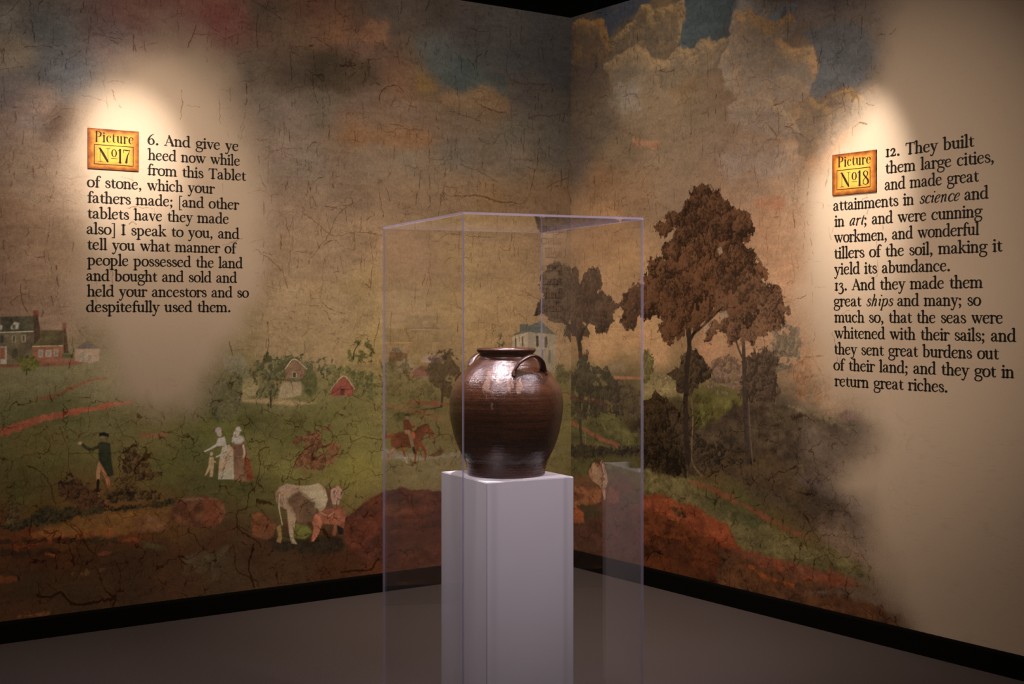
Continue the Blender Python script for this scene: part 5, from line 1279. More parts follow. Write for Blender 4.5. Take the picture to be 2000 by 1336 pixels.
M_GLAZE = mat_glaze('body')
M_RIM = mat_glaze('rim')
JAR_X, JAR_Y = PX - 0.0005, PY
jar = empty('stoneware_jar', (JAR_X, JAR_Y, PEDESTAL_TOP))
tag(jar, 'large glossy brown stoneware jar with looped shoulder handle, on white pedestal', 'jar')
PROFILE = [(0.001, 0.0), (0.1140, 0.0), (0.1190, 0.0015), (0.1205, 0.006), (0.1212, 0.0165), (0.1265, 0.040), (0.1355, 0.0585),
           (0.1470, 0.081), (0.1610, 0.119), (0.1712, 0.165), (0.1752, 0.195), (0.1757, 0.214), (0.1745, 0.237), (0.1680, 0.264),
           (0.1520, 0.294), (0.1250, 0.3255), (0.1060, 0.3430), (0.0900, 0.3560), (0.0826, 0.3620), (0.0806, 0.3690)]
INNER = [(0.0735, 0.369), (0.0760, 0.360), (0.098, 0.338), (0.140, 0.296), (0.160, 0.255), (0.167, 0.21), (0.152, 0.12),
         (0.118, 0.04), (0.108, 0.015), (0.001, 0.012)]


def lathe(prof, seg, wob=0.0):
    bm = bmesh.new()
    rng = random.Random(4)
    rings = []
    for r, z in prof:
        ring = []
        for k in range(seg):
            a = 2 * math.pi * k / seg
            rr = r * (1 + wob * (math.sin(a * 2 + 0.6) + 0.5 * math.sin(a * 3 + z * 30)))
            ring.append(bm.verts.new((rr * math.cos(a), rr * math.sin(a), z)))
        rings.append(ring)
    for a, b in zip(rings[:-1], rings[1:]):
        for k in range(seg):
            bm.faces.new((a[k], a[(k + 1) % seg], b[(k + 1) % seg], b[k]))
    return bm


prof = list(catmull(PROFILE[1:], 5)) + list(catmull(INNER, 4))
prof = [np.array([0.001, 0.0])] + prof
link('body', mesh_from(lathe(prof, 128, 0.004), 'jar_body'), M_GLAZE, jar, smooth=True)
RIM = [(0.0740, 0.3665), (0.0812, 0.3668), (0.0835, 0.3730), (0.0885, 0.3790), (0.0912, 0.3830), (0.0915, 0.3870), (0.0895, 0.3900),
       (0.0850, 0.3908), (0.0790, 0.3890), (0.0745, 0.3830), (0.0732, 0.3740), (0.0740, 0.3665)]
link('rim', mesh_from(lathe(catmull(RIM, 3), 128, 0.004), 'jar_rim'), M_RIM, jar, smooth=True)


def handle_mesh(name, a0, a1):
    """strap looped on the shoulder between two azimuths (0 = towards the viewer, + = right)"""
    am = (a0 + a1) / 2
    key = [(a0, 0.1300, 0.3130), (a0 + 0.02, 0.1310, 0.3255), (a0 + 0.13, 0.1330, 0.3490), (a0 + 0.30, 0.1360, 0.3650),
           (am, 0.1380, 0.3700), (a1 - 0.30, 0.1370, 0.3640), (a1 - 0.13, 0.1335, 0.3480), (a1 - 0.02, 0.1300, 0.3250),
           (a1, 0.1290, 0.3120)]
    path = catmull(key, 8)
    pts = [Vector((r * math.sin(a), -r * math.cos(a), z)) for a, r, z in path]
    bm = bmesh.new()
    rings = []
    n = len(pts)
    for i, p in enumerate(pts):
        tan = (pts[min(i + 1, n - 1)] - pts[max(i - 1, 0)]).normalized()
        out = Vector((p.x, p.y, 0)).normalized()
        wide = (out - tan * out.dot(tan)).normalized()
        thin = tan.cross(wide)
        u = i / (n - 1)
        flare = 1 + 0.5 * max(0, 1 - min(u, 1 - u) / 0.14)
        ring = []
        for k in range(14):
            b = 2 * math.pi * k / 14
            ring.append(bm.verts.new(p + wide * (0.0115 * flare * math.cos(b)) + thin * (0.0052 * flare * math.sin(b))))
        rings.append(ring)
    for a, b in zip(rings[:-1], rings[1:]):
        for k in range(14):
            bm.faces.new((a[k], a[(k + 1) % 14], b[(k + 1) % 14], b[k]))
    bm.faces.new(rings[0])
    bm.faces.new(rings[-1])
    return mesh_from(bm, name)


link('handle', handle_mesh('jar_handle', 0.17, 1.08), M_RIM, jar, smooth=True)
link('handle', handle_mesh('jar_handle', 0.17 + math.pi, 1.08 + math.pi), M_RIM, jar, smooth=True)

# ------------------------------------------------------------------ lettering: an old-style serif cut as strokes (x, y, pen width); x-height = 1
def V(x, y0, y1, w=0.20):
    return [(x, y0, w), (x, (y0 + y1) / 2, w * 0.94), (x, y1, w)]


def SB(x, y=0.045, l=0.21, w=0.095):
    return [(x - l, y - 0.005, w * 0.9), (x, y + 0.03, w * 1.25), (x + l, y, w * 0.9)]


def FL(x, y):
    return [(x - 0.25, y - 0.12, 0.075), (x - 0.08, y - 0.03, 0.13), (x, y - 0.06, 0.2)]


def H(x0, x1, y, w=0.085):
    return [(x0, y, w), ((x0 + x1) / 2, y + 0.012, w * 0.85), (x1, y, w)]


def shift(strokes, dx):
    return [[(p[0] + dx,) + tuple(p[1:]) for p in s] for s in strokes]


ARCH = [(0.20, 0.70, 0.07), (0.40, 0.92, 0.10), (0.62, 0.90, 0.16), (0.72, 0.68, 0.20), (0.72, 0.36, 0.195), (0.72, 0.05, 0.20)]
BOWL = [(0.20, 0.74, 0.07), (0.40, 0.94, 0.10), (0.66, 0.87, 0.15), (0.80, 0.50, 0.21), (0.68, 0.13, 0.15), (0.42, 0.02, 0.10), (0.20, 0.14, 0.10)]
N_STROKES = [V(0.2, 0.03, 0.92), FL(0.2, 0.98), SB(0.2, l=0.2), ARCH, SB(0.72, l=0.2)]
W1 = [[(0.16, 0.92, 0.2), (0.31, 0.48, 0.2), (0.46, 0.05, 0.13)], [(0.46, 0.05, 0.12), (0.60, 0.48, 0.085), (0.74, 0.92, 0.08)]]
FONT = {
    'a': (0.88, [[(0.13, 0.74, 0.17), (0.2, 0.91, 0.1), (0.4, 0.96, 0.1), (0.55, 0.82, 0.17), (0.57, 0.45, 0.2), (0.57, 0.17, 0.19), (0.66, 0.04, 0.12), (0.82, 0.1, 0.07)],
                 [(0.57, 0.58, 0.07), (0.3, 0.5, 0.1), (0.1, 0.27, 0.19), (0.2, 0.06, 0.14), (0.38, 0.05, 0.1), (0.56, 0.2, 0.07)]]),
    'b': (0.98, [V(0.2, 0.08, 1.5), FL(0.2, 1.58), BOWL]),
    'c': (0.84, [[(0.68, 0.77, 0.18), (0.6, 0.92, 0.1), (0.42, 0.96, 0.1), (0.18, 0.8, 0.16), (0.1, 0.48, 0.2), (0.2, 0.14, 0.17), (0.45, 0.03, 0.12), (0.74, 0.18, 0.07)]]),
    'd': (1.0, [[(0.7, 0.83, 0.08), (0.45, 0.95, 0.09), (0.2, 0.82, 0.16), (0.1, 0.46, 0.21), (0.22, 0.1, 0.16), (0.45, 0.04, 0.1), (0.7, 0.22, 0.08)],
                V(0.75, 0.08, 1.5), FL(0.75, 1.58), [(0.75, 0.1, 0.15), (0.84, 0.04, 0.1), (0.98, 0.06, 0.07)]]),
    'e': (0.85, [[(0.12, 0.52, 0.06), (0.42, 0.58, 0.06), (0.7, 0.64, 0.08)],
                 [(0.71, 0.64, 0.1), (0.64, 0.88, 0.14), (0.43, 0.96, 0.1), (0.19, 0.82, 0.15), (0.1, 0.48, 0.2), (0.2, 0.15, 0.17), (0.45, 0.03, 0.12), (0.75, 0.2, 0.07)]]),
    'f': (0.60, [[(0.66, 1.40, 0.16), (0.56, 1.52, 0.1), (0.38, 1.47, 0.13), (0.28, 1.2, 0.19), (0.27, 0.6, 0.2), (0.27, 0.04, 0.2)], H(0.05, 0.58, 0.92), SB(0.27)]),
    'g': (0.92, [[(0.42, 0.96, 0.1), (0.18, 0.85, 0.15), (0.12, 0.66, 0.18), (0.2, 0.46, 0.14), (0.42, 0.38, 0.09), (0.64, 0.48, 0.14), (0.7, 0.68, 0.17), (0.62, 0.88, 0.13), (0.42, 0.96, 0.1)],
                 [(0.24, 0.42, 0.07), (0.14, 0.27, 0.11), (0.24, 0.14, 0.14), (0.52, 0.08, 0.17), (0.78, -0.02, 0.16), (0.85, -0.22, 0.13), (0.72, -0.44, 0.11), (0.42, -0.52, 0.1), (0.14, -0.43, 0.13), (0.07, -0.24, 0.14), (0.16, -0.04, 0.08), (0.32, 0.09, 0.08)],
                 [(0.64, 0.85, 0.08), (0.78, 0.93, 0.09), (0.9, 0.88, 0.15)]]),
    'h': (0.97, [V(0.2, 0.03, 1.5), FL(0.2, 1.58), SB(0.2, l=0.2), ARCH, SB(0.72, l=0.2)]),
    'i': (0.45, [V(0.22, 0.03, 0.92), FL(0.22, 0.98), SB(0.22), [(0.2, 1.34, 0.24), (0.205, 1.35, 0.24)]]),
    'k': (0.98, [V(0.2, 0.03, 1.5), FL(0.2, 1.58), SB(0.2, l=0.2), [(0.24, 0.42, 0.07), (0.46, 0.66, 0.08), (0.66, 0.9, 0.08)], H(0.5, 0.86, 0.93),
                 [(0.4, 0.58, 0.12), (0.6, 0.3, 0.2), (0.8, 0.06, 0.18)], H(0.64, 0.98, 0.045)]),
    'l': (0.46, [V(0.22, 0.03, 1.5), FL(0.22, 1.58), SB(0.22)]),
    'm': (1.50, N_STROKES + shift([ARCH, SB(0.72, l=0.2)], 0.52)),
    'n': (0.98, N_STROKES),
    'o': (0.93, [[(0.46, 0.97, 0.09), (0.2, 0.84, 0.16), (0.1, 0.49, 0.21), (0.2, 0.14, 0.16), (0.46, 0.02, 0.09), (0.72, 0.15, 0.16), (0.82, 0.5, 0.21), (0.72, 0.85, 0.16), (0.46, 0.97, 0.09)]]),
    'p': (0.99, [V(0.2, -0.52, 0.92), FL(0.2, 0.98), SB(0.2, -0.53), BOWL]),
    'r': (0.68, [V(0.2, 0.03, 0.92), FL(0.2, 0.98), SB(0.2), [(0.22, 0.68, 0.07), (0.38, 0.9, 0.1), (0.52, 0.92, 0.15), (0.64, 0.83, 0.19)]]),
    's': (0.70, [[(0.55, 0.73, 0.13), (0.5, 0.9, 0.09), (0.34, 0.96, 0.1), (0.15, 0.85, 0.14), (0.15, 0.67, 0.16), (0.34, 0.53, 0.18), (0.55, 0.38, 0.18), (0.59, 0.18, 0.15), (0.4, 0.04, 0.1), (0.2, 0.06, 0.09), (0.1, 0.27, 0.13)]]),
    't': (0.62, [[(0.25, 1.22, 0.06), (0.26, 0.9, 0.2), (0.26, 0.27, 0.2), (0.34, 0.07, 0.14), (0.48, 0.05, 0.1), (0.61, 0.15, 0.06)], H(0.05, 0.57, 0.925)]),
    'u': (0.98, [[(0.2, 0.9, 0.19), (0.2, 0.33, 0.2), (0.3, 0.08, 0.15), (0.48, 0.07, 0.1), (0.7, 0.26, 0.07)], V(0.73, 0.08, 0.9), FL(0.2, 0.98), FL(0.73, 0.98), [(0.73, 0.09, 0.13), (0.82, 0.05, 0.1), (0.94, 0.06, 0.07)]]),
    'v': (0.88, W1 + [H(0.0, 0.36, 0.935), H(0.58, 0.9, 0.935)]),
    'w': (1.34, W1 + shift(W1, 0.46) + [H(0.0, 0.36, 0.935), H(0.5, 0.78, 0.935), H(1.04, 1.36, 0.935)]),
    'y': (0.88, [[(0.16, 0.92, 0.2), (0.31, 0.48, 0.2), (0.46, 0.08, 0.14)], [(0.74, 0.92, 0.08), (0.58, 0.46, 0.09), (0.44, 0.02, 0.1), (0.3, -0.36, 0.1), (0.16, -0.5, 0.13), (0.05, -0.42, 0.16)], H(0.0, 0.36, 0.935), H(0.58, 0.9, 0.935)]),
    'A': (1.22, [[(0.14, 0.04, 0.08), (0.38, 0.74, 0.085), (0.6, 1.42, 0.09)], [(0.57, 1.42, 0.15), (0.8, 0.74, 0.23), (1.03, 0.05, 0.23)], H(0.28, 0.84, 0.5, 0.075), H(0.0, 0.32, 0.045), H(0.82, 1.24, 0.045)]),
    'T': (1.16, [V(0.58, 0.04, 1.38, 0.22), [(0.1, 1.4, 0.1), (0.58, 1.39, 0.09), (1.06, 1.42, 0.1)], [(0.1, 1.4, 0.11), (0.05, 1.12, 0.06)], [(1.06, 1.42, 0.11), (1.12, 1.14, 0.06)], SB(0.58, l=0.24)]),
    'I': (0.62, [V(0.3, 0.03, 1.38, 0.22), SB(0.3, l=0.25), SB(0.3, 1.36, 0.25)]),
    '6': (0.92, [[(0.72, 1.48, 0.07), (0.4, 1.22, 0.13), (0.17, 0.82, 0.19), (0.12, 0.44, 0.21), (0.24, 0.1, 0.15), (0.45, 0.02, 0.1), (0.68, 0.16, 0.16), (0.75, 0.44, 0.2), (0.63, 0.75, 0.14), (0.44, 0.83, 0.09), (0.2, 0.64, 0.08)]]),
    '1': (0.56, [V(0.27, 0.03, 0.92, 0.21), SB(0.27), SB(0.27, 0.92, 0.2)]),
    '2': (0.82, [[(0.12, 0.74, 0.15), (0.28, 0.94, 0.12), (0.52, 0.9, 0.17), (0.57, 0.68, 0.18), (0.4, 0.38, 0.12), (0.12, 0.07, 0.08)], [(0.12, 0.08, 0.15), (0.4, 0.08, 0.18), (0.64, 0.1, 0.14), (0.72, 0.28, 0.06)]]),
    '3': (0.80, [[(0.12, 0.78, 0.11), (0.34, 0.95, 0.11), (0.55, 0.84, 0.15), (0.5, 0.6, 0.13), (0.28, 0.46, 0.08)], [(0.28, 0.46, 0.08), (0.55, 0.34, 0.16), (0.65, 0.0, 0.2), (0.5, -0.34, 0.15), (0.22, -0.45, 0.11), (0.06, -0.34, 0.14)]]),
    '.': (0.46, [[(0.22, 0.11, 0.27), (0.225, 0.115, 0.27)]]),
    ',': (0.46, [[(0.2, 0.12, 0.24), (0.26, 0.02, 0.17), (0.2, -0.16, 0.1), (0.08, -0.3, 0.05)]]),
    ';': (0.48, [[(0.22, 0.8, 0.25), (0.225, 0.805, 0.25)], [(0.2, 0.12, 0.24), (0.27, 0.02, 0.17), (0.21, -0.16, 0.1), (0.09, -0.3, 0.05)]]),
    '[': (0.52, [[(0.2, 1.5, 0.13), (0.2, 0.5, 0.13), (0.2, -0.42, 0.13)], H(0.2, 0.48, 1.5, 0.09), H(0.2, 0.48, -0.42, 0.09)]),
    ']': (0.52, [[(0.34, 1.5, 0.13), (0.34, 0.5, 0.13), (0.34, -0.42, 0.13)], H(0.06, 0.34, 1.5, 0.09), H(0.06, 0.34, -0.42, 0.09)]),
}
_EXIT = lambda x: [(x, 0.3, 0.17), (x + 0.04, 0.07, 0.12), (x + 0.2, 0.16, 0.06)]
_ENT = lambda x: [(x - 0.2, 0.76, 0.06), (x - 0.05, 0.93, 0.12), (x, 0.8, 0.17)]
ITALIC = {
    'a': (0.78, [[(0.6, 0.86, 0.09), (0.42, 0.96, 0.09), (0.18, 0.74, 0.14), (0.1, 0.34, 0.18), (0.2, 0.05, 0.13), (0.4, 0.16, 0.09), (0.6, 0.6, 0.07)], [(0.62, 0.93, 0.16), (0.6, 0.4, 0.17)], _EXIT(0.6)]),
    'c': (0.66, [FONT['c'][1][0]]),
    'e': (0.68, [[(0.12, 0.42, 0.06), (0.45, 0.52, 0.07), (0.62, 0.75, 0.12), (0.46, 0.96, 0.1), (0.2, 0.78, 0.14), (0.1, 0.36, 0.18), (0.22, 0.05, 0.14), (0.42, 0.05, 0.1), (0.64, 0.24, 0.06)]]),
    'h': (0.84, [[(0.06, 1.42, 0.06), (0.2, 1.5, 0.14), (0.2, 0.8, 0.17), (0.2, 0.04, 0.17)], [(0.2, 0.5, 0.06), (0.4, 0.9, 0.09), (0.6, 0.9, 0.15), (0.64, 0.5, 0.18), (0.6, 0.05, 0.12)], _EXIT(0.62)]),
    'i': (0.44, [_ENT(0.22), V(0.22, 0.25, 0.85, 0.17), _EXIT(0.22), [(0.24, 1.36, 0.2), (0.245, 1.365, 0.2)]]),
    'n': (0.84, [_ENT(0.2), V(0.2, 0.03, 0.85, 0.17), [(0.2, 0.5, 0.06), (0.4, 0.9, 0.09), (0.58, 0.9, 0.15), (0.62, 0.6, 0.17), (0.62, 0.3, 0.17)], _EXIT(0.62)]),
    'p': (0.84, [_ENT(0.2), V(0.2, -0.5, 0.88, 0.17), H(0.04, 0.38, -0.5, 0.07), BOWL]),
    'r': (0.62, [_ENT(0.2), V(0.2, 0.03, 0.88, 0.17), [(0.2, 0.5, 0.06), (0.38, 0.88, 0.1), (0.56, 0.88, 0.16)]]),
    's': (0.60, FONT['s'][1]),
    't': (0.50, [[(0.26, 1.25, 0.07), (0.24, 0.8, 0.17), (0.22, 0.3, 0.17)], _EXIT(0.22), H(0.05, 0.5, 0.9, 0.075)]),
}
# narrow fat-and-hairline face of the plaques, cap height = 1
_S, _h = 0.135, 0.030
DIDONE = {
    'P': (0.56, [V(0.14, 0.0, 1.0, _S), H(0.0, 0.28, 0.01, _h), H(0.0, 0.28, 0.99, _h), [(0.14, 0.99, _h), (0.3, 0.98, 0.05), (0.46, 0.88, 0.12), (0.48, 0.74, _S), (0.43, 0.56, 0.11), (0.3, 0.49, 0.05), (0.14, 0.48, _h)]]),
    'i': (0.28, [V(0.14, 0.0, 0.64, _S), H(0.02, 0.26, 0.01, _h), H(0.03, 0.14, 0.63, _h), [(0.13, 0.86, 0.15), (0.135, 0.865, 0.15)]]),
    'c': (0.42, [[(0.35, 0.5, 0.1), (0.34, 0.61, 0.05), (0.23, 0.645, _h), (0.1, 0.52, 0.1), (0.07, 0.32, _S), (0.11, 0.1, 0.1), (0.24, 0.005, _h), (0.38, 0.14, _h)]]),
    't': (0.34, [[(0.15, 0.86, 0.04), (0.15, 0.62, 0.11), (0.15, 0.2, _S), (0.19, 0.03, 0.07), (0.27, 0.02, 0.04), (0.33, 0.12, _h)], H(0.02, 0.31, 0.635, _h)]),
    'u': (0.52, [[(0.13, 0.64, _S), (0.13, 0.2, _S), (0.18, 0.04, 0.08), (0.28, 0.02, 0.035), (0.4, 0.18, _h)], V(0.4, 0.0, 0.64, _S), H(0.02, 0.13, 0.63, _h), H(0.3, 0.4, 0.63, _h), H(0.4, 0.52, 0.01, _h)]),
    'r': (0.40, [V(0.13, 0.0, 0.64, _S), H(0.01, 0.26, 0.01, _h), H(0.02, 0.13, 0.63, _h), [(0.15, 0.42, _h), (0.22, 0.6, 0.04), (0.31, 0.63, 0.07), (0.35, 0.55, 0.1)]]),
    'e': (0.44, [H(0.08, 0.38, 0.36, _h), [(0.38, 0.36, 0.06), (0.36, 0.56, 0.1), (0.23, 0.645, _h), (0.11, 0.54, 0.1), (0.07, 0.32, _S), (0.11, 0.1, 0.1), (0.24, 0.005, _h), (0.39, 0.15, _h)]]),
    'N': (0.80, [V(0.13, 0.0, 1.0, _h), [(0.13, 0.98, 0.12), (0.38, 0.5, 0.16), (0.62, 0.03, 0.12)], V(0.64, 0.0, 1.0, _h), H(0.0, 0.26, 0.01, _h), H(0.02, 0.15, 0.99, _h), H(0.52, 0.76, 0.99, _h)]),
    'o': (0.40, [[(0.2, 0.97, _h), (0.1, 0.88, 0.07), (0.06, 0.69, 0.1), (0.1, 0.5, 0.07), (0.2, 0.42, _h), (0.3, 0.5, 0.07), (0.34, 0.69, 0.1), (0.3, 0.88, 0.07), (0.2, 0.97, _h)], H(0.02, 0.39, 0.29, _h)]),
    '1': (0.30, [V(0.15, 0.0, 0.98, _S), H(0.02, 0.28, 0.01, _h), [(0.02, 0.87, _h), (0.11, 0.95, 0.05)]]),
    '7': (0.50, [[(0.05, 0.78, 0.03), (0.05, 0.97, 0.06), (0.25, 0.95, 0.09), (0.46, 0.98, 0.03)], [(0.46, 0.98, 0.03), (0.3, 0.55, 0.08), (0.22, 0.05, 0.16)]]),
    '8': (0.50, [[(0.25, 0.985, _h), (0.12, 0.9, 0.07), (0.1, 0.76, 0.1), (0.25, 0.54, 0.11), (0.41, 0.32, 0.12), (0.41, 0.13, 0.1), (0.25, 0.015, _h), (0.09, 0.12, 0.06), (0.08, 0.3, 0.05), (0.2, 0.48, 0.04), (0.36, 0.66, 0.05), (0.38, 0.86, 0.07), (0.25, 0.985, _h)]]),
}


PEN = 1.14                                   # weight of the letters


def ribbon(verts, faces, pts, place, pen=PEN):
    """sweep a round pen of varying width along the stroke; `place` maps glyph x, y to the wall"""
    P = catmull(pts, 6 if len(pts) > 3 else 4)
    keep = [0]
    for i in range(1, len(P)):
        if np.hypot(*(P[i, :2] - P[keep[-1], :2])) > 1e-5:
            keep.append(i)
    P = P[keep]
    n = len(P)
    T = np.gradient(P[:, :2], axis=0)
    T /= np.maximum(np.hypot(T[:, 0], T[:, 1]), 1e-9)[:, None]
    Nn = np.stack([-T[:, 1], T[:, 0]], 1)
    h = np.maximum(P[:, 2] * pen, 0.018)[:, None] / 2
    A, B = P[:, :2] + Nn * h, P[:, :2] - Nn * h
    b0 = len(verts)
    for i in range(n):
        verts.append(place(*A[i]))
        verts.append(place(*B[i]))
    for i in range(n - 1):
        faces.append((b0 + 2 * i, b0 + 2 * i + 1, b0 + 2 * i + 3, b0 + 2 * i + 2))
    for end, sgn in ((0, 1), (n - 1, -1)):
        c, r = P[end, :2], h[end, 0]
        a0 = math.atan2(Nn[end, 1], Nn[end, 0])
        b1 = len(verts)
        m = 7
        for k in range(m + 1):
            a = a0 + sgn * math.pi * k / m
            verts.append(place(c[0] + r * math.cos(a), c[1] + r * math.sin(a)))
        faces.append(tuple(range(b1, b1 + m + 1)))


def layout(text, font, space, tracking=0.0):
    """glyph runs of a line; *word* is italic.  Returns strokes and the line's ink width"""
    out, x, it = [], 0.0, False
    for ch in text:
        if ch == '*':
            it = not it
            continue
        if ch == ' ':
            x += space
            continue
        adv, st = (ITALIC if it and ch in ITALIC else font)[ch]
        for s in st:
            sh = 0.27 if it else 0.0
            out.append([(x + p[0] * (0.92 if it else 1) + sh * p[1], p[1], p[2] * (0.86 if it else 1)) for p in s])
        x += adv * (1.10 if it else 1) + tracking
    xs = [p[0] for s in out for p in s]
    return (out, min(xs), max(xs)) if xs else (out, 0, 1)


def place_line(text, font, space, a0, a1, tracking=0.0):
    """the words of a line set between the wall coordinates a0..a1: [(word, strokes, x offset of the line, scale)]"""
    st, x0, x1 = layout(text, font, space, tracking)
    kx = (a1 - a0) / (x1 - x0)
    out, pre = [], ''
    for wd in text.split(' '):
        st2, _, _ = layout(pre + wd, font, space, tracking)
        n0 = len(layout(pre, font, space, tracking)[0]) if pre.strip('* ') else 0
        out.append((wd, st2[n0:], x0, kx))
        pre = pre + wd + ' '
    return out


def stroke_mesh(name, strokes, a0, x0, kx, z0, height, wall, off, pen=PEN):
    verts, faces = [], []
    place = lambda gx, gy: wall(a0 + (gx - x0) * kx, z0 + gy * height, off)
    for s in strokes:
        ribbon(verts, faces, s, place, pen)
    me = bpy.data.meshes.new(name)
    me.from_pydata([tuple(v) for v in verts], [], faces)
    me.update()
    return me


def verse(label, lines, meas, wall, xh):
    root = empty('verse_lettering', (0, 0, 0))
    tag(root, label, 'wall text')
    for text, x0, x1, z in lines:
        a0, a1 = meas(x0, 611)[0], meas(x1, 611)[0]
        line = empty('text_line', (0, 0, 0))
        line.parent = root
        for wd, st, gx0, kx in place_line(text, FONT, 0.62, a0, a1):
            link('word', stroke_mesh('word', st, a0, gx0, kx, z, xh, wall, 0.0012), M_INK, line)
    return root


LEFT = [('6. And give ye', 290, 465), ('heed now while', 288.5, 467.6), ('from this Tablet', 288.5, 480.3),
        ('of stone, which your', 171.5, 418.3), ('fathers made; [and other', 171.5, 465.9), ('tablets have they made', 171.5, 445.8),
        ('also] I speak to you, and', 170.7, 467.3), ('tell you what manner of', 171.2, 461.5), ('people possessed the land', 170.3, 473.9),
        ('and bought and sold and', 170.2, 462.6), ('held your ancestors and so', 169.7, 484.5), ('despitefully used them.', 170, 447.7)]
RIGHT = [('12. They built', 1730.5, 1902.7), ('them large cities,', 1730, 1939.5), ('and made great', 1729.5, 1911.5),
         ('attainments in *science* and', 1629, 1930.7), ('in *art*; and were cunning', 1630, 1918.2), ('workmen, and wonderful', 1629.5, 1912.3),
         ('tillers of the soil, making it', 1630, 1957.7), ('yield its abundance.', 1630, 1853), ('13. And they made them', 1631, 1919),
         ('great *ships* and many; so', 1629.5, 1914.5), ('much so, that the seas were', 1629.7, 1957.7), ('whitened with their sails; and', 1630, 1984.5),
         ('they sent great burdens out', 1630, 1950.7), ('of their land; and they got in', 1629.5, 1980.5), ('return great riches.', 1630, 1848)]
ZL0, ZL1 = meas_left(170, 364.8)[1], meas_left(170, 609.2)[1]
PL = (ZL0 - ZL1) / 8
LEFT = [(t, a, b, ZL0 + (3 - i) * PL) for i, (t, a, b) in enumerate(LEFT)]
ZR0, ZR1 = meas_right(1630, 411.8)[1], meas_right(1630, 753.7)[1]
PR = (ZR0 - ZR1) / 11
RIGHT = [(t, a, b, ZR0 + (3 - i) * PR) for i, (t, a, b) in enumerate(RIGHT)]
verse('black serif verse starting 6. And give ye heed, beside the No 17 plaque', LEFT, meas_left, on_left, PL * 0.475)
verse('black serif verse starting 12. They built them large cities, beside the No 18 plaque', RIGHT, meas_right, on_right, PR * 0.475)


# ------------------------------------------------------------------ numbered plaques
def mat_parchment():
    t = NT('aged_gold_parchment')
    g = t.n('TexCoord').outputs['Generated']
    v = t.coord()
    s = t.n('SeparateXYZ', None, Vector=t.n('UVMap').outputs[0])
    ex = t.math('ABSOLUTE', t.math('SUBTRACT', s.outputs[0], 0.5))
    ey = t.math('ABSOLUTE', t.math('SUBTRACT', s.outputs[1], 0.5))
    ed = t.math('MAXIMUM', ex, ey)
    wob = t.math('MULTIPLY', t.math('SUBTRACT', t.noise(v, 26, 4, 0.6), 0.5), 0.20)
    ed = t.math('ADD', ed, wob)
    c = t.ramp(t.math('MULTIPLY', ed, 2.0), [(0.0, (0.80, 0.50, 0.10)), (0.55, (0.76, 0.45, 0.085)), (0.76, (0.58, 0.26, 0.045)), (0.90, (0.33, 0.10, 0.018)), (1.0, (0.15, 0.04, 0.010))])
    blot = t.math('MULTIPLY', t.math('SUBTRACT', t.noise(v, 45, 5, 0.65), 0.5, True), 1.6, True)
    c = t.mix(blot, c, (0.33, 0.12, 0.02, 1))
    return t.principled(c, 0.5, 0.25)


M_PARCH = mat_parchment()
M_PEDGE = mat_simple('plaque_dark_edge', (0.05, 0.016, 0.006), 0.6, 0.2)
M_PINK = mat_simple('plaque_brown_black_ink', (0.022, 0.010, 0.005), 0.55, 0.25)


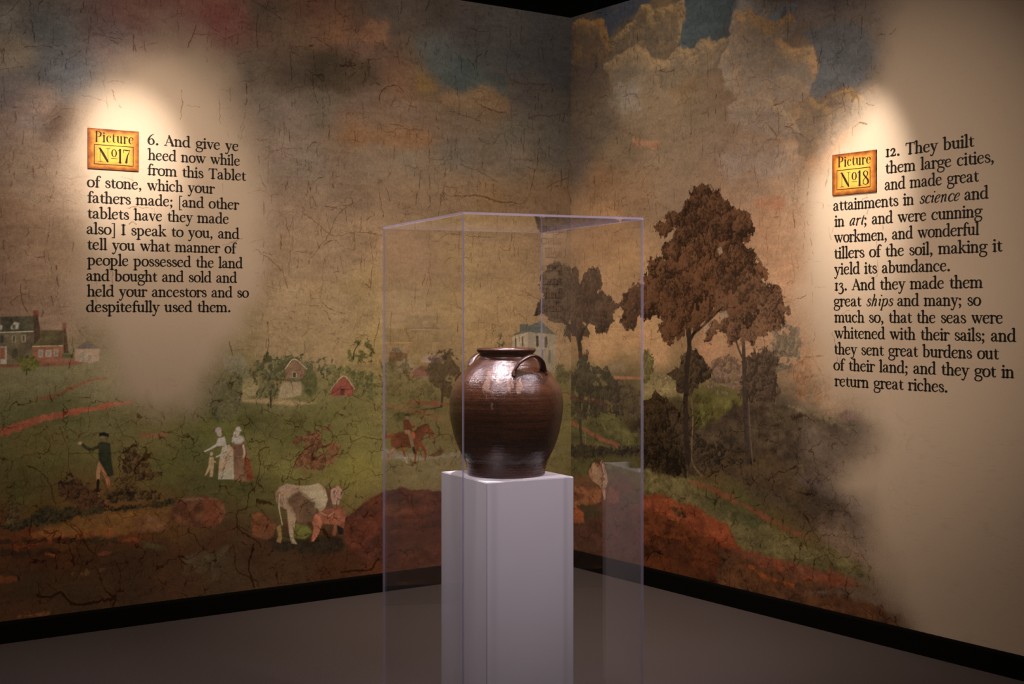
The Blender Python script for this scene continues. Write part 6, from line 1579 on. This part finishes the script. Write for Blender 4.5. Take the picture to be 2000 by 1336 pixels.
def plaque(label, wall, meas, corners, box, title, number):
    (xa, ya), (xb, yb), (xc, yc) = corners           # top left, top right, bottom left
    a0, z1 = meas(xa, ya)
    a1 = meas(xb, yb)[0]
    z0 = meas(xc, yc)[1]
    TH_ = 0.006
    root = empty('numbered_plaque', wall((a0 + a1) / 2, z0, 0))
    tag(root, label, 'plaque')
    base = Vector(root.location)
    w_ = lambda a, z, o=0.0: wall(a, z, o) - base
    bm = bmesh.new()
    ring = [(a0, z0), (a1, z0), (a1, z1), (a0, z1)]
    fr = [bm.verts.new(w_(a, z, TH_)) for a, z in ring]
    bk = [bm.verts.new(w_(a, z, 0.0005)) for a, z in ring]
    f = bm.faces.new(fr)
    uv = bm.loops.layers.uv.new('UVMap')
    for l, c in zip(f.loops, ((0, 0), (1, 0), (1, 1), (0, 1))):
        l[uv].uv = c
    for i in range(4):
        j = (i + 1) % 4
        bm.faces.new((fr[i], bk[i], bk[j], fr[j])).material_index = 1
    bm.faces.new(bk).material_index = 1
    link('panel', mesh_from(bm, 'panel'), [M_PARCH, M_PEDGE], root)
    # ruled box around the number
    (bx0, by0), (bx1, _), (_, by1) = box
    p0, q1 = meas(bx0, by0)
    p1 = meas(bx1, by0)[0]
    q0 = meas(bx0, by1)[1]
    sg = 1 if p1 > p0 else -1
    t_ = 0.0030
    bm = bmesh.new()
    for (u0, u1, v0, v1) in ((p0, p1, q1 - t_, q1), (p0, p1, q0, q0 + t_), (p0, p0 + sg * t_, q0 + t_, q1 - t_), (p1 - sg * t_, p1, q0 + t_, q1 - t_)):
        bm.faces.new([bm.verts.new(w_(a, z, TH_ + 0.0008)) for a, z in ((u0, v0), (u1, v0), (u1, v1), (u0, v1))])
    link('ruled_border', mesh_from(bm, 'ruled_border'), M_PINK, root)
    for nm, (txt, x0, x1, yb_, yt_) in (('title_lettering', title), ('number_lettering', number)):
        b0, zb = meas(x0, yb_)
        b1 = meas(x1, yb_)[0]
        zt = meas(x0, yt_)[1]
        (wd, st, gx0, kx), = place_line(txt, DIDONE, 0.3, b0, b1, 0.035)
        link(nm, stroke_mesh(nm, st, b0, gx0, kx, zb, zt - zb, w_, TH_ + 0.0008, 0.98), M_PINK, root)


plaque('aged gold plaque reading Picture No 17, on the left wall', on_left, meas_left,
       ((171, 249.6), (270.6, 258), (171, 329)), ((182.7, 281.6), (259.9, 287), (182.7, 320.6)),
       ('Picture', 184.5, 259, 276.2, 256.2), ('No17', 190.5, 253, 315.5, 289))
plaque('aged gold plaque reading Picture No 18, on the right wall', on_right, meas_right,
       ((1627, 303), (1713, 292), (1627.5, 382.4)), ((1636, 333), (1701.6, 325), (1636, 371.6)),
       ('Picture', 1638, 1701.5, 326.4, 307), ('No18', 1642.5, 1697, 365.8, 338.3))
